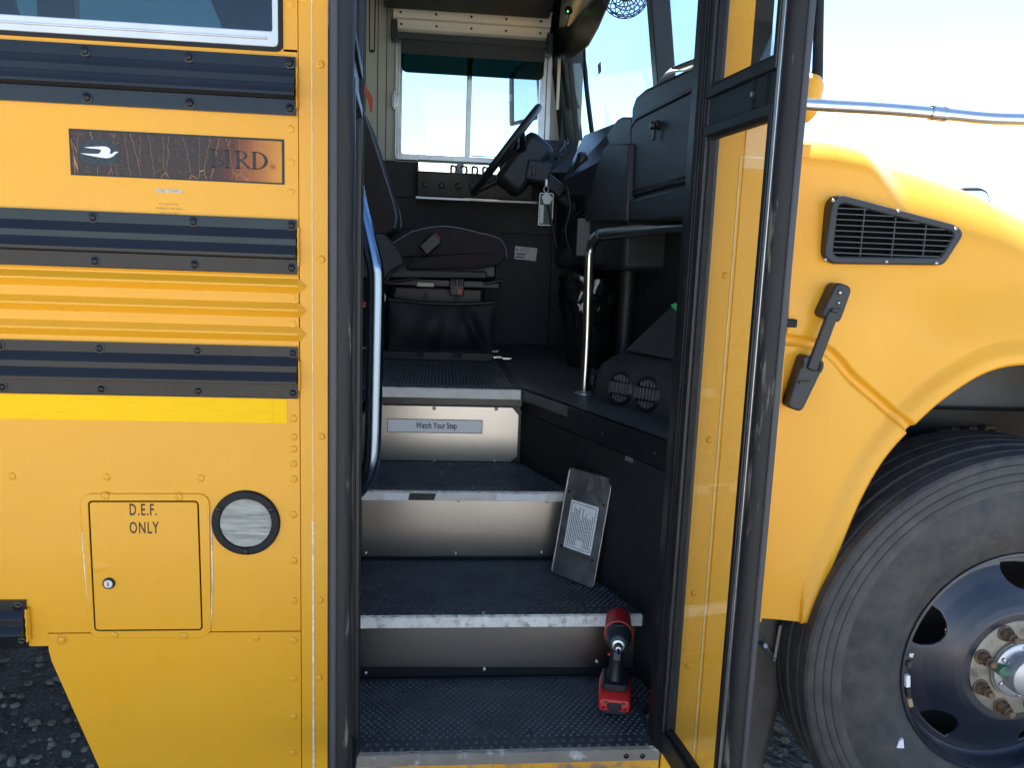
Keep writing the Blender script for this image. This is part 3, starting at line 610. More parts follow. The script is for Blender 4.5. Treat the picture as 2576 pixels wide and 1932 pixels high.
part('centre_post', wpost(1.225, 1.285), BLK, WS, bevel=0.004)
part('far_pillar', wpost(2.36, 2.50, d=0.02), BLK, WS, bevel=0.004)
mb = MB(); mb.box(0.60, 0.70, 2.45, 2.52, 1.8, 2.75); part('far_pillar', mb, BLK, WS)
p = (0.5535, 2.42, 2.2814); mb = MB(); mb.box(0.565, 0.578, 2.41, 2.43, 2.18, 2.42); part('pillar_trim', mb, HDR, WS)
# near front post (yellow outside) and its black gasket
mb = MB(); mb.box(0.535, 0.618, 0.0, 0.05, 0.2, 2.72); mb.box(0.618, 0.735, 0.0, 0.05, 0.2, 1.735)
FP = part('front_post', mb, YEL, BUS, bevel=0.002)
mb = MB(); mb.prism([(0.62, 1.738), (0.66, 1.758), (0.652, 2.7), (0.618, 2.7)], 0.006, 0.05); mb.prism([(0.62, 1.738), (0.76, 1.745), (0.76, 1.765), (0.65, 1.765)], 0.01, 0.05)
part('windscreen_gasket', mb, RUB, FP)
mb = MB(); mb.box(0.6105, 0.6125, -0.0015, 0.002, 0.2, 1.645); mb.box(0.6125, 0.735, -0.0015, 0.002, 1.643, 1.645); part('sealant_seam', mb, mat('cream_sealant', (0.78, 0.62, 0.36), 0.6), FP, smooth=0)
for p in ((0.5998, 0, 1.4018), (0.5923, 0, 1.0483), (0.5845, 0, 0.6962), (0.5836, 0, 0.5207)): inst('rivet', RIV, FP, p)
# cowl top, roof front cap above the windscreen, firewall
mb = MB(); mb.box(0.66, 0.82, 0.15, 2.4, 1.62, 1.70); part('cowl_top', mb, YEL, BUS, bevel=0.01)
mb = MB(); mb.prism([(0.50, 2.68), (0.66, 2.60), (0.72, 2.62), (0.72, 2.86), (0.50, 2.86)], 0.04, 2.5, 'y') if False else mb.box(0.632, 0.70, 0.04, 2.5, 2.56, 3.05)
part('windscreen_header', mb, YEL, BUS, bevel=0.01)
mb = MB(); mb.box(0.56, 0.63, 0.04, 2.5, 2.56, 2.95); part('header_lining', mb, HDR, BUS, bevel=0.01)
mb = MB(); mb.prism([(3.1507, 2.5881), (3.3227, 3.1337), (0.9106, 2.3099), (1.3888, 2.4353), (1.7218, 2.4848), (2.3095, 2.534)], 0.62, 0.64, 'x'); part('front_header_trim', mb, HDR, BUS, bevel=0.004)
mb = MB(); mb.box(0.74, 0.78, 0.105, 2.5, 0.45, 1.66); part('firewall', mb, WALLB, BUS)
mb = MB(); mb.box(0.60, 0.74, 0.05, 0.075, 0.25, 1.75); part('inner_post_lining', mb, WALLB, BUS)

# ================================================================== door leaves
def leaf(hx, hy, ang, flip, W=0.325):
    """outward-opening leaf; u runs from the hinge to the free edge, v is through its thickness, z up"""
    ca, sa = math.cos(ang), math.sin(ang)
    M = Matrix(((sa, ca*flip, 0, hx), (-ca, sa*flip, 0, hy), (0, 0, 1, 0), (0, 0, 0, 1)))
    z0, z1 = 0.335, 2.62
    def new():
        m = MB(); m.M = M; return m
    m = new(); th = 0.030
    # black painted frame: stiles, rails
    m.box(0.0, 0.036, 0, th, z0, z1); m.box(W-0.040, W-0.014, 0, th, z0, z1); m.box(0.036, W-0.040, 0.001, th-0.001, z0, z0+0.055)
    m.box(0.036, W-0.040, 0.001, th-0.001, 1.683, 1.752); m.box(0.036, W-0.040, 0.001, th-0.001, z1-0.05, z1)
    D = part('entrance_door', m, BLK, BUS, bevel=0.003)
    # inner stepped mouldings round both panes
    for a, b in ((0.385, 1.683), (1.752, z1-0.05)):
        m = new(); m.ring(rect(0.032, a-0.008, W-0.034, b+0.008), rect(0.044, a+0.012, W-0.046, b-0.012), -0.006, 0.004)
        # ring is built in x-z with y as thickness: fine in leaf space
        part('pane_moulding', m, BLK, D, bevel=0.002)
        m = new(); m.ring(rect(0.042, a+0.010, W-0.044, b-0.010), rect(0.049, a+0.020, W-0.050, b-0.018), 0.002, 0.016); part('pane_gasket', m, RUB, D, bevel=0.0015)
        m = new(); m.box(0.046, W-0.048, 0.010, 0.015, a+0.014, b-0.014); part('pane', m, GLD, D, smooth=0)
    # ribbed rubber hinge seal and bulb seal on the free edge, with a bare metal strip
    for k, (u0, u1, v0, v1) in enumerate(((-0.016, 0.000, -0.004, 0.022), (0.003, 0.012, -0.008, 0.002), (0.015, 0.021, -0.006, 0.002), (0.024, 0.029, -0.004, 0.002))):
        m = new(); m.box(u0, u1, v0, v1, z0+0.002, z1-0.002); part('hinge_seal', m, RUB, D, bevel=0.002)
    m = new(); m.box(W-0.031, W-0.021, -0.0045, 0.001, z0+0.004, z1-0.004); part('edge_strip', m, ALF if flip > 0 else PLG, D, bevel=0.001)
    m = new(); rows = []
    for k in range(30):
        z = lerp(z0, z1, k/29); wv = 0.0012*math.sin(k*2.3)
        rows.append([(W-0.018, -0.003, z), (W-0.008, -0.006+wv, z), (W+0.004, -0.002, z), (W+0.010+wv, 0.006, z), (W+0.010, 0.016, z), (W+0.006, 0.028, z), (W-0.004, 0.034, z), (W-0.018, 0.033, z)])
    m.grid(rows); part('edge_seal', m, RUBW, D)
    m = new(); m.box(W+0.006, W+0.013, 0.018, 0.030, z0+0.01, z1-0.01); part('edge_bead', m, PLG, D, bevel=0.003)
    return D, new, W
mb = MB(); mb.box(-0.1955, -0.166, 0.004, 0.06, 0.18, 2.75); part('door_jamb', mb, BLK, BUS, bevel=0.002)
mb = MB(); mb.box(0.517, 0.5345, 0.006, 0.06, 0.18, 2.75); part('door_jamb', mb, BLK, BUS, bevel=0.002)
LF, newf, W = leaf(0.516, -0.012, math.radians(6.5), 1)
# emergency-release flap outline on the front leaf's middle rail
m = newf(); m.M = m.M.copy(); m.ring(rpoly(rect(W-0.112, 1.688, W-0.064, 1.748), 0.004), rpoly(rect(W-0.110, 1.690, W-0.066, 1.746), 0.003), -0.0035, 0.001); part('release_flap', m, BLK, LF)
m = newf(); m.box(W-0.116, W-0.110, -0.004, 0.001, 1.714, 1.722); part('flap_latch', m, ALF, LF)
LR, newr, W = leaf(-0.158, -0.012, math.radians(3.0), -1)

# ================================================================== stairwell
TZ = [0.322, 0.504, 0.726, 0.986]; RY = [0.318, 0.687, 1.025]; NY = [0.0, 0.298, 0.667, 1.005]
SL = -0.215                                   # left wall of the stairwell (behind the rear leaf)
def wallx(y): return interp([(-0.1, 0.585), (0.24, 0.585), (1.05, 0.287), (1.2, 0.232)], y)
# treads: black studded rubber on a plate, with a worn white nosing
def tread(i, back):
    z = TZ[i]; y0 = NY[i]
    pl = [(SL, y0), (min(wallx(y0), 0.53 if i == 0 else 9), y0), *([(0.53, 0.16), (wallx(0.2), 0.2)] if i == 0 else []), (wallx(back), back), (SL, back)]
    mb = MB(); mb.prism(pl, z-0.03, z, 'z'); t = part('step_tread', mb, TREAD, BUS, bevel=0.003)
    # studs: staggered raised pellets, larger in two rows along the front edge
    mb = MB(); rng = random.Random(i); r = 0.0040
    yy = y0 + 0.052; row = 0
    while yy < back - 0.02:
        xx = SL + 0.02 + (0.0085 if row % 2 else 0)
        while xx < wallx(yy) - 0.012:
            if i == 0 and xx > 0.515 and yy < 0.18: xx += 0.017; continue
            if rng.random() > 0.03:
                s = r*rng.uniform(0.85, 1.1); h = 0.0038
                mb.add([(xx-s*1.25, yy, z-.0002), (xx, yy-s, z-.0002), (xx+s*1.25, yy, z-.0002), (xx, yy+s, z-.0002), (xx-s*.5, yy-s*.35, z+h), (xx+s*.5, yy-s*.35, z+h), (xx+s*.5, yy+s*.35, z+h), (xx-s*.5, yy+s*.35, z+h)],
                       [(0,1,5,4),(1,2,6,5),(2,3,7,6),(3,0,4,7),(4,5,6,7)])
            xx += 0.017
        yy += 0.0115; row += 1
    part('tread_studs', mb, mat('grey_stud_rubber', (0.095, 0.098, 0.10), 0.5, var=0.45, vscale=14), t, smooth=0, kind='stuff')  # studs a lighter grey than the tread
    mb = MB()
    for k, yy in enumerate((y0+0.012, y0+0.032)):
        xx = SL + 0.02 + 0.011*k
        while xx < wallx(yy) - 0.02 and not (i == 0 and xx > 0.51):
            mb.lathe([(0.0058, -0.0002), (0.0048, 0.002), (0.0025, 0.003), (0.0001, 0.0032)], (xx, yy, z), (0,0,1), 8); xx += 0.0225
    part('edge_studs', mb, mat('worn_stud_rubber', (0.075, 0.072, 0.066), 0.5, var=0.5, vscale=30), t, smooth=60, kind='stuff')
    return t
tr = [tread(0, RY[0]), tread(1, RY[1]), tread(2, RY[2])]
# nosing strips, ragged along the top edge where the rubber has torn
def nosing(i, x0, x1, h, y, m=NOSE, z=None):
    z = (TZ[i] if z is None else z); n = 90; rng = random.Random(i*9+1); rows = []
    for k in range(n+1):
        x = lerp(x0, x1, k/n); d = 0.0045*abs(noise.noise(Vector((x*18, i*3.1, 0)))) + 0.0025*rng.random()
        rows.append([(x, y+0.004, z+0.001), (x, y-0.0035, z-0.001-d), (x, y-0.0045, z-0.005-d), (x, y-0.0045, z-h), (x, y+0.006, z-h-0.001)])
    return part('step_nosing', MB().grid(rows), m, BUS, smooth=40)
nosing(0, SL, 0.53, 0.030, NY[0], mat('scuffed_grey_nosing', (0.20, 0.17, 0.14), 0.55, var=0.2, vscale=14, col2=(0.62, 0.60, 0.56), mask=(0.56, 0.70), mscale=16))
nosing(1, SL, 0.555, 0.030, NY[1])
nosing(2, SL, 0.398, 0.028, NY[2], mat('grey_nosing', (0.66, 0.63, 0.57), 0.5, var=0.15, vscale=18, col2=(0.75, 0.73, 0.69), mask=(0.55, 0.66), mscale=9))
nosing(3, SL, 0.287, 0.034, NY[3], mat('cream_nosing', (0.80, 0.77, 0.70), 0.5, var=0.12, vscale=16, col2=(0.34, 0.30, 0.25), mask=(0.60, 0.75), mscale=26))
# tape patches and gap on the third nosing
for a, b, m, n_ in ((828, 905, WHT, 'white_tape_patch'), (1088, 1180, WHT, 'white_tape_patch'), (880, 937, INK, 'bare_black_gap')):
    q0, q1 = (-1.2271, 0.66, 0.7164), 0
W3 = [((-0.1499, 0.66, 0.726)[0], (-0.0447, 0.66, 0.727)[0], WHT, 0.0055), ((0.1869, 0.66, 0.729)[0], (0.3361, 0.66, 0.7304)[0], WHT, 0.0055), ((-0.0762, 0.66, 0.7267)[0], (0.0007, 0.66, 0.7274)[0], INK, 0.0062)]
for a, b, m, d in W3:
    mb = MB(); mb.prism([(a, TZ[2]-0.026), (b, TZ[2]-0.026), (b+0.006, TZ[2]-0.006), (a+0.004, TZ[2]-0.005)], NY[2]-d, NY[2]+0.001); part('tape_patch', mb, m, BUS, smooth=0)
# risers: scuffed aluminium plates screwed over black backing
for i, y in enumerate(RY):
    mb = MB(); mb.box(SL, wallx(y)+0.02, y+0.004, y+0.03, TZ[i]-0.02, TZ[i+1]-0.031); part('riser_backing', mb, BLK, BUS)
def riser(poly, y, lean, screws, i):
    mb = MB(); mb.prism(poly, y-0.001, y+0.0035); r = part('riser_plate', mb, ALU, BUS, bevel=0.0008)
    for x, z in screws: inst('screw', SCR, r, (x, y-0.0012, z))
    return r
y = RY[0]; riser([(SL, TZ[0]+0.035), (wallx(y)-0.012, TZ[0]+0.022), (wallx(y)-0.012, TZ[1]-0.032), (SL, TZ[1]-0.032)], y-0.002, 0,
      [(-0.1717, 0.4963), (0.1355, 0.5018), (0.4781, 0.5046), (-0.167, 0.3397), (0.1428, 0.3456), (0.4458, 0.3626)], 0)
y = RY[1]; riser([(SL, TZ[1]+0.010), (wallx(y)-0.018, TZ[1]+0.012), (wallx(y)-0.012, TZ[2]-0.052), (wallx(y)-0.035, TZ[2]-0.031), (SL, TZ[2]-0.031)], y-0.002, 0,
      [(-0.1995, 0.695), (0.0741, 0.6943), (0.3469, 0.6935), (-0.2023, 0.5244), (0.0701, 0.5232), (0.3368, 0.5265)], 1)
y = RY[2]; R3p = riser([(SL, TZ[2]+0.002), (0.262, TZ[2]+0.002), (0.285, TZ[2]+0.022), (0.285, TZ[3]-0.092), (0.262, TZ[3]-0.066), (SL, TZ[3]-0.066)], y-0.004, 0,
      [(-0.0054, 0.9126), (0.2067, 0.9151), (-0.0015, 0.7276), (0.2065, 0.7303)], 2)
# "Watch Your Step" label
a = (-0.1627, 0.8744); b = (0.1616, 0.8265); yl = RY[2]-0.006
mb = MB(); mb.prism(rect(a[0], b[1], b[0], a[1]), yl, yl+0.002); lb = part('warning_label', mb, mat('bright_white_vinyl', (0.90, 0.90, 0.90), 0.35), R3p, smooth=0)
mb = MB(); mb.ring(rect(a[0], b[1], b[0], a[1]), rect(a[0]+0.0022, b[1]+0.0022, b[0]-0.0022, a[1]-0.0022), yl-0.0006, yl+0.001); part('label_border', mb, INK, R3p, smooth=0)
part('lettering', text_mb('Watch Your Step', (a[0]+b[0])/2+0.004, b[1]+0.0165, yl, 0.0205, 0.67, 0.032), INK, R3p, smooth=0)
# black band over the top riser
mb = MB(); mb.box(SL, 0.297, RY[2]-0.006, RY[2]+0.01, TZ[3]-0.062, TZ[3]-0.034); part('top_riser_band', mb, mat('brown_black_paint', (0.03, 0.027, 0.025), 0.35, var=0.4, vscale=12), BUS, bevel=0.002)
# yellow sill under the first step with two bolts
mb = MB(); mb.box(SL, 0.53, -0.001, 0.02, 0.262, 0.2915); mb.box(SL, 0.53, 0.0, 0.02, 0.20, 0.2605)
sl = part('step_sill', mb, mat('scuffed_yellow_paint', (0.70, 0.32, 0.03), 0.5, var=0.12, vscale=8, col2=(0.20, 0.15, 0.11), mask=(0.50, 0.62), mscale=14), BUS)
for px in ((0.7028, 0, 0.3145), (0.7464, 0, 0.3134)): pass
for q in ((0.7297, 0, -0.0253), (0.452, 0, 0.3035), (0.4901, 0, 0.3025)):
    if q[2] > 0.21: inst('bolt', BOLT, sl, (q[0], -0.002, q[2]))
# right-hand slanted wall and left wall
xa, xb = (0.585, 0.24), (0.287, 1.05)
def slab(a, b, z0, z1, t=0.02, off=0.0):
    d = Vector((b[0]-a[0], b[1]-a[1])).normalized(); n = Vector((d.y, -d.x))
    if n.x < 0: n = -n
    A = Vector(a)+n*off; B = Vector(b)+n*off
    mb = MB(); mb.prism([tuple(A), tuple(B), tuple(B+n*t), tuple(A+n*t)], z0, z1, 'z'); return mb
SW = part('stairwell_wall', slab(xa, xb, 0.28, 0.905), mat('black_textured_wall', (0.010, 0.010, 0.011), 0.7, var=0.3, vscale=9, bump=0.4, bscale=500), BUS)
mb = slab(xa, xb, 0.908, 0.984, 0.02, -0.004); tb = part('wall_trim_band', mb, BLK, BUS, bevel=0.003)
mb = MB(); mb.box(0.585, 0.61, 0.055, 0.245, 0.28, 0.984); part('stairwell_wall', mb, MATS['black_textured_wall'], BUS)
mb = MB(); mb.box(SL-0.02, SL, 0.03, 1.05, 0.2, 0.985); part('stairwell_wall', mb, WALLB, BUS)
dirn = (Vector(xb)-Vector(xa)).normalized(); ang = math.atan2(dirn.y, dirn.x)
for t in (0.07, 0.36, 0.64, 0.93):
    p = Vector(xa).lerp(Vector(xb), t); inst('screw', SCRB, tb, (p.x-0.005, p.y-0.002, 0.945), (0, 0, ang-PI))
p = (0.5048, 0.4, 0.8994); mb = MB(); t_ = (Vector((p[0], p[1]))-Vector(xa)).dot(dirn); p2 = Vector(xa)+dirn*t_
mb = slab(tuple(p2-dirn*0.0165), tuple(p2+dirn*0.0165), p[2]-0.0065, p[2]+0.0065, 0.002, -0.0022); part('serial_plate', mb, ALF, SW)
# ---- cabin floor, ribbed mat and edge strip
mb = MB(); mb.prism([(FX, 1.012), (0.290, 1.012), (0.59, 0.245), (0.74, 0.245), (0.74, 2.5), (FX, 2.5)], 0.95, 0.984, 'z'); part('cabin_floor', mb, FLOOR, BUS, smooth=0)
mb = MB(); mb.box(FX, SL, 0.03, 1.012, 0.95, 0.984); part('cabin_floor', mb, FLOOR, BUS, smooth=0)
mb = MB(); mb.prism([(SL-1.0, 1.006), (0.278, 1.006), (0.262, 2.10), (SL-1.0, 2.10)], 0.984, 0.988, 'z'); fm = part('ribbed_mat', mb, mat('grey_mat_rubber', (0.07, 0.073, 0.077), 0.55, var=0.2, vscale=10), BUS)
mb = MB(); x = SL
while x < 0.255: mb.prism([(x, 0.9878), (x+0.0075, 0.9878), (x+0.006, 0.9915), (x+0.0015, 0.9915)], 1.035, 2.10); x += 0.0125
part('mat_ribs', mb, mat('rib_highlight_grey', (0.17, 0.175, 0.18), 0.5, var=0.25, vscale=10), fm, smooth=0, kind='stuff')  # ribs coloured paler than the mat to paint in their highlights
mb = MB(); mb.box(-0.9, 0.292, 2.10, 2.108, 0.984, 0.994); part('mat_edge_strip', mb, ALF, BUS)
mb = MB(); mb.box(0.266, 0.292, 1.006, 2.1, 0.984, 0.9895); part('mat_side_strip', mb, PLG, BUS)
mb = MB(); mb.prism(circ((0.60, 1.45), 0.10, 32, 1.0, 1.0), 0.984, 0.9865, 'z'); part('floor_cover_disc', mb, FLOOR, BUS)

# ================================================================== cabin
# grab rail by the stairwell: upright, elbow, horizontal to the dash
pb = Vector((0.497, 0.953, 0.986)); tp = Vector((0.491, 0.953, 1.50))
path = [pb, pb+V(0,0,0.2), tp-V(0,0,0.08), tp-V(-0.002,0,0.04), tp+V(0.006,-0.012,-0.012), tp+V(0.020,-0.035,0.008), tp+V(0.040,-0.075,0.014), tp+V(0.16,-0.42,0.026), tp+V(0.20,-0.55,0.028)]
sp_ = smooth_path(path, 6); gr = part('grab_rail', MB().tube(sp_, [0.0165 if q.z < 1.49 else 0.0185 for q in sp_], 20), STL, BUS, smooth=60)
mb = MB(); mb.lathe([(0.035,0),(0.035,0.004),(0.02,0.008),(0.0168,0.012)], pb-V(0,0,0.001), (0,0,1), 24); part('rail_flange', mb, ALF, gr)
# left-hand grab rail at the rear of the opening
pth = [(-0.1818, 0.1, 1.5743), (-0.17, 0.09, 1.5219), (-0.1504, 0.07, 1.4554), (-0.1348, 0.06, 1.3987), (-0.1307, 0.06, 1.3701), (-0.1307, 0.06, 1.2733), (-0.1322, 0.06, 1.1246), (-0.134, 0.06, 1.0027), (-0.14, 0.065, 0.9601), (-0.152, 0.08, 0.9244), (-0.172, 0.1, 0.895), (-0.1914, 0.11, 0.8778)]
part('grab_rail', MB().tube(smooth_path(pth, 5), 0.018, 20), BLUR, BUS, smooth=60)
# heater box with round louvred vents
ha, hb = Vector((0.505, 0.90)), Vector((0.70, 0.47)); hd = (hb-ha).normalized(); hn = Vector((-hd.y, hd.x)); hn = hn if hn.x > 0 else -hn
def hp(u, v, z): return (ha.x+hd.x*u+hn.x*v, ha.y+hd.y*u+hn.y*v, z)
Lh = (hb-ha).length; rows = []
for u, k in ((0, 0.0), (0.02, 0.6), (0.06, 1.0), (0.2, 1.06), (Lh, 1.1)):
    rows.append([hp(u, 0.012-0.012*k, 0.985), hp(u, 0.012-0.012*k, 1.03), hp(u, 0.004, 0.985+0.10*(0.6+0.4*k)), hp(u, 0.03, 0.985+0.135*(0.55+0.45*k)), hp(u, 0.10, 0.985+0.16*(0.5+0.5*k)), hp(u, 0.28, 0.985+0.19*(0.4+0.6*k))])
HEATM = mat('charcoal_carpeted_plastic', (0.035, 0.036, 0.040), 0.75, var=0.2, vscale=14, bump=0.3, bscale=500)
mb = MB(); mb.grid(rows); mb.add(rows[0], [tuple(range(6))]); HT = part('heater_box', mb, HEATM, BUS, smooth=50)
mb = MB(); mb.add([hp(0.10, 0.06, 1.15), hp(0.42, 0.05, 1.15), hp(0.42, 0.10, 1.42), hp(0.28, 0.13, 1.33), hp(0.10, 0.25, 1.15), hp(0.42, 0.25, 1.15)], [(0,1,2,3),(0,3,4),(3,2,5,4)]); part('heater_duct', mb, HEATM, HT, smooth=0)
def vent(c, nrm, r):
    nrm = Vector(nrm).normalized(); u = Vector((0,0,1)).cross(nrm).normalized(); v = nrm.cross(u); c = Vector(c)
    mb = MB(); mb.lathe([(r*1.12, -0.004), (r*1.12, 0.004), (r*1.02, 0.008), (r*0.94, 0.006), (r*0.92, -0.006)], c, nrm, 32); vr = part('air_vent', mb, BLK, HT)
    mb = MB(); mb.lathe([(r*0.95, -0.007), (0.0001, -0.007)], c, nrm, 24); part('vent_back', mb, INK, vr, smooth=0)
    for k in range(-3, 4):
        hw = math.sqrt(max(0.0, 0.86 - (k/3.6)**2))*r; mb = MB(); a = c + u*(k*r/3.6)
        mb.add([tuple(a+u*s*0.0028+v*t*hw+nrm*d) for s in (-1, 1) for t in (-1, 1) for d in (-0.005, 0.004)], [(0,1,3,2),(4,6,7,5),(0,4,5,1),(2,3,7,6),(1,5,7,3),(0,2,6,4)])
        part('louvre', mb, mat('grey_louvre_plastic', (0.13, 0.13, 0.135), 0.5), vr, smooth=0)
    for s in (-0.42, 0.42):
        hw = math.sqrt(1-s*s)*r*0.97; a = c+v*(s*r); mb = MB()
        mb.add([tuple(a+v*q*0.0024+u*t*hw+nrm*d) for q in (-1, 1) for t in (-1, 1) for d in (0.002, 0.0075)], [(0,1,3,2),(4,6,7,5),(0,4,5,1),(2,3,7,6),(1,5,7,3),(0,2,6,4)])
        part('vent_bar', mb, BLK, vr, smooth=0)
fn = (-hn.x, -hn.y, 0.12)
fn = (-hn.x-0.2, -hn.y-0.35, 0.15); vent(hp(0.170, -0.006, 1.040), fn, 0.046); vent(hp(0.298, -0.006, 1.042), fn, 0.046)
vent(hp(0.012, 0.010, 1.045), (-hd.x-0.7*hn.x, -hd.y-0.7*hn.y, 0.1), 0.036)
c = hp(0.30, 0.07, 1.255); mb = MB(); mb.add([(0.674, 0.62, 1.3089), (0.6839, 0.6, 1.3156), (0.6891, 0.58, 1.2904), (0.6815, 0.61, 1.2963)], [(0,1,2,3)]); o = part('green_sticker', mb, GRN, HT, smooth=0); md = o.modifiers.new('s', 'SOLIDIFY'); md.thickness = 0.001

part('support_post', MB().tube([(0.6713, 1.15, 1.5373), (0.6719, 1.15, 1.4728), (0.6718, 1.15, 1.1091), (0.6725, 1.15, 1.0414)], 0.028, 16), PLA, BUS, smooth=60)
# dashboard: right-hand block with glove-box door
dy = [(0.9288, 1.5588), (0.9139, 1.6498), (0.9432, 1.916), (0.9018, 1.9417), (0.7905, 1.9434), (0.276, 1.8962), (0.1809, 1.5285)]
mb = MB(); mb.prism(dy, 0.60, 0.78, 'x'); DB = part('dashboard', mb, PLA, BUS, bevel=0.014)
gd = rpoly([(0.8376, 1.6419), (0.9061, 1.8472), (0.8397, 1.8611), (0.269, 1.8322), (0.2238, 1.6303)], 0.012, 4)
mb = MB(); mb.ring(inset(gd, -0.010), gd, 0.592, 0.603, 'x'); part('glove_box_surround', mb, PLA, DB, bevel=0.003)
mb = MB(); mb.prism(inset(gd, 0.004), 0.593, 0.602, 'x'); gb = part('glove_box_door', mb, PLG, DB, bevel=0.003)
k0 = Vector((0.593, 0.5726, 1.7991)); mb = MB(); mb.lathe([(0.012,0),(0.012,0.022),(0.010,0.026),(0.0001,0.026)], k0, (-1,0,0), 16); part('latch_knob', mb, BLK, DB)
mb = MB(); mb.box(k0.x-0.018, k0.x-0.008, k0.y-0.03, k0.y+0.004, k0.z-0.006, k0.z+0.010); mb.box(k0.x-0.016, k0.x-0.008, k0.y-0.004, k0.y+0.012, k0.z-0.038, k0.z-0.004); part('latch_lever', mb, BLK, DB, bevel=0.002)
for k in range(22):
    p = Vector((0.591, 0.7712, 1.6469)).lerp(Vector((0.591, 0.3057, 1.6266)), k/21); mb = MB(); mb.box(p.x-0.003, p.x+0.002, p.y-0.006, p.y+0.004, p.z-0.004, p.z+0.004)
    part('hinge_knuckle', mb, BLK, DB, smooth=0)
# ledge under the glove box
mb = MB(); mb.prism([(0.8656, 1.5551), (0.8573, 1.6203), (0.1743, 1.6102), (0.1432, 1.5279)], 0.585, 0.74, 'x'); part('dash_lower_panel', mb, PLA, DB, bevel=0.008)
# centre console block
cn = [(1.5594, 1.5887), (1.5049, 1.681), (1.2435, 1.8272), (1.1672, 1.8339), (0.853, 1.7918), (0.8296, 1.5529)]
mb = MB(); mb.prism(cn, 0.575, 0.76, 'x'); part('console_block', mb, PLG, DB, bevel=0.006)
mb = MB(); mb.prism([(1.5775, 1.8751), (1.2453, 1.9321), (1.1727, 1.9289), (1.0203, 1.9022), (0.9909, 1.7831)], 0.62, 0.78, 'x'); part('instrument_hood', mb, PLG, DB, bevel=0.006)
# instrument cowl sloping towards the driver, and the dash under it
mb = MB(); mb.add([(0.4922, 1.62, 1.7471), (0.5952, 1.35, 1.8044), (0.6536, 1.35, 1.9452), (0.5865, 1.7, 1.9458), (0.5136, 1.62, 1.6966), (0.6198, 1.35, 1.6792), (0.6746, 1.35, 1.9463), (0.6403, 1.75, 1.9637)],
                  [(0,1,2,3),(0,4,5,1),(3,2,6,7),(4,0,3,7),(1,5,6,2)]); part('instrument_cluster', mb, mat('glossy_instrument_panel', (0.03, 0.035, 0.045), 0.22, bump=0.3, bscale=30), DB, smooth=0)
mb = MB(); mb.box(0.60, 0.78, 0.95, 2.47, 1.40, 1.80); mb.box(0.66, 0.82, 1.0, 2.47, 1.78, 1.915); part('dash_body', mb, PLA, DB, bevel=0.02)
# pale top corner of the dash beside the windscreen pillar
mb = MB(); mb.add([(0.4656, 2.3, 1.9158), (0.5229, 2.2, 1.8482), (0.5698, 2.34, 2.0188), (0.5013, 2.4, 2.0286), (0.6181, 2.1, 1.8418), (0.6944, 2.3, 2.0192)], [(0,1,2,3),(1,4,5,2)]); part('dash_end_cap', mb, PLG, DB, smooth=0)
# two-way radio microphone and coiled cord, holster, bracket
pts = [Vector((0.4997, 1.9, 1.8679)), Vector((0.5107, 1.9, 1.898)), Vector((0.5244, 1.9, 1.8691))]
co = []
for k in range(60):
    t = k/59; b = Vector((0.5486, 1.95, 1.9623)).lerp(Vector((0.4963, 1.9, 1.8539)), t); co.append(b + V(0.012*math.sin(t*22), 0, 0.012*math.cos(t*22)))
part('coiled_cord', MB().tube(co, 0.004, 6), BLK, DB, smooth=60)
part('radio_cable', MB().tube(smooth_path([(0.4435, 1.85, 1.8259), (0.4724, 1.85, 1.8604), (0.5057, 1.88, 1.8951), (0.5367, 1.92, 1.9375), (0.5486, 1.95, 1.9623)], 5), 0.004, 6), BLK, DB, smooth=60)
a = Vector((0.56, 1.5304, 1.848)); b = Vector((0.54, 1.5879, 1.7461)); mb = MB(); mb.tube([a, a.lerp(b, 0.05), a.lerp(b, 0.9), b], [0.020, 0.026, 0.024, 0.016], 14); part('cup_holder_tube', mb, VIN, DB, smooth=60)
# steering column, stalk pods, wheel
s0 = Vector((0.4206, 1.95, 2.0937)); s1 = Vector((0.144, 1.95, 1.7112)); sc_ = (s0+s1)/2; du = (s0-s1).normalized(); ax = Vector((du.z, 0, -du.x)).normalized()    # axis towards dash (+x, down)
mb = MB(); Rw = (s0-s1).length/2 - 0.004; fwd = Vector((0.05, 1, 0)); ey = (fwd - fwd.dot(du)*du - fwd.dot(ax)*ax).normalized()
mb.tube([sc_ + Rw*(math.cos(2*PI*k/48)*du + math.sin(2*PI*k/48)*ey) for k in range(49)], 0.0155, 12, False); ST = part('steering_wheel', mb, VIN, BUS, smooth=60)
for a in (0.35, PI-0.35, PI/2+PI):
    mb = MB(); e = sc_ + Rw*0.98*(math.cos(a)*ey + math.sin(a)*du); h = sc_ + ax*0.05 + 0.05*(math.cos(a)*ey + math.sin(a)*du); mb.tube([e, e.lerp(h, 0.6)+ax*0.02, h], [0.012, 0.018, 0.022], 10); part('spoke', mb, PLA, ST, smooth=60)
mb = MB(); mb.lathe([(0.0001, -0.0), (0.07, 0.0), (0.085, 0.02), (0.085, 0.07), (0.06, 0.09)], sc_+ax*0.015, ax, 24); part('hub_pad', mb, PLA, ST)
def obox(c, ex, ey_, ez, hx, hy, hz):
    vs = [tuple(Vector(c)+ex*sx*hx+ey_*sy*hy+ez*sz*hz) for sx in (-1,1) for sy in (-1,1) for sz in (-1,1)]
    return MB().add(vs, [(0,1,3,2),(4,6,7,5),(0,4,5,1),(2,3,7,6),(1,5,7,3),(0,2,6,4)])
yv = Vector((0,1,0)); cc = Vector((0.3152, 1.95, 1.895))
part('column_shroud', obox(sc_+ax*0.10, du, yv, ax, 0.13, 0.10, 0.07), PLA, ST, bevel=0.03)
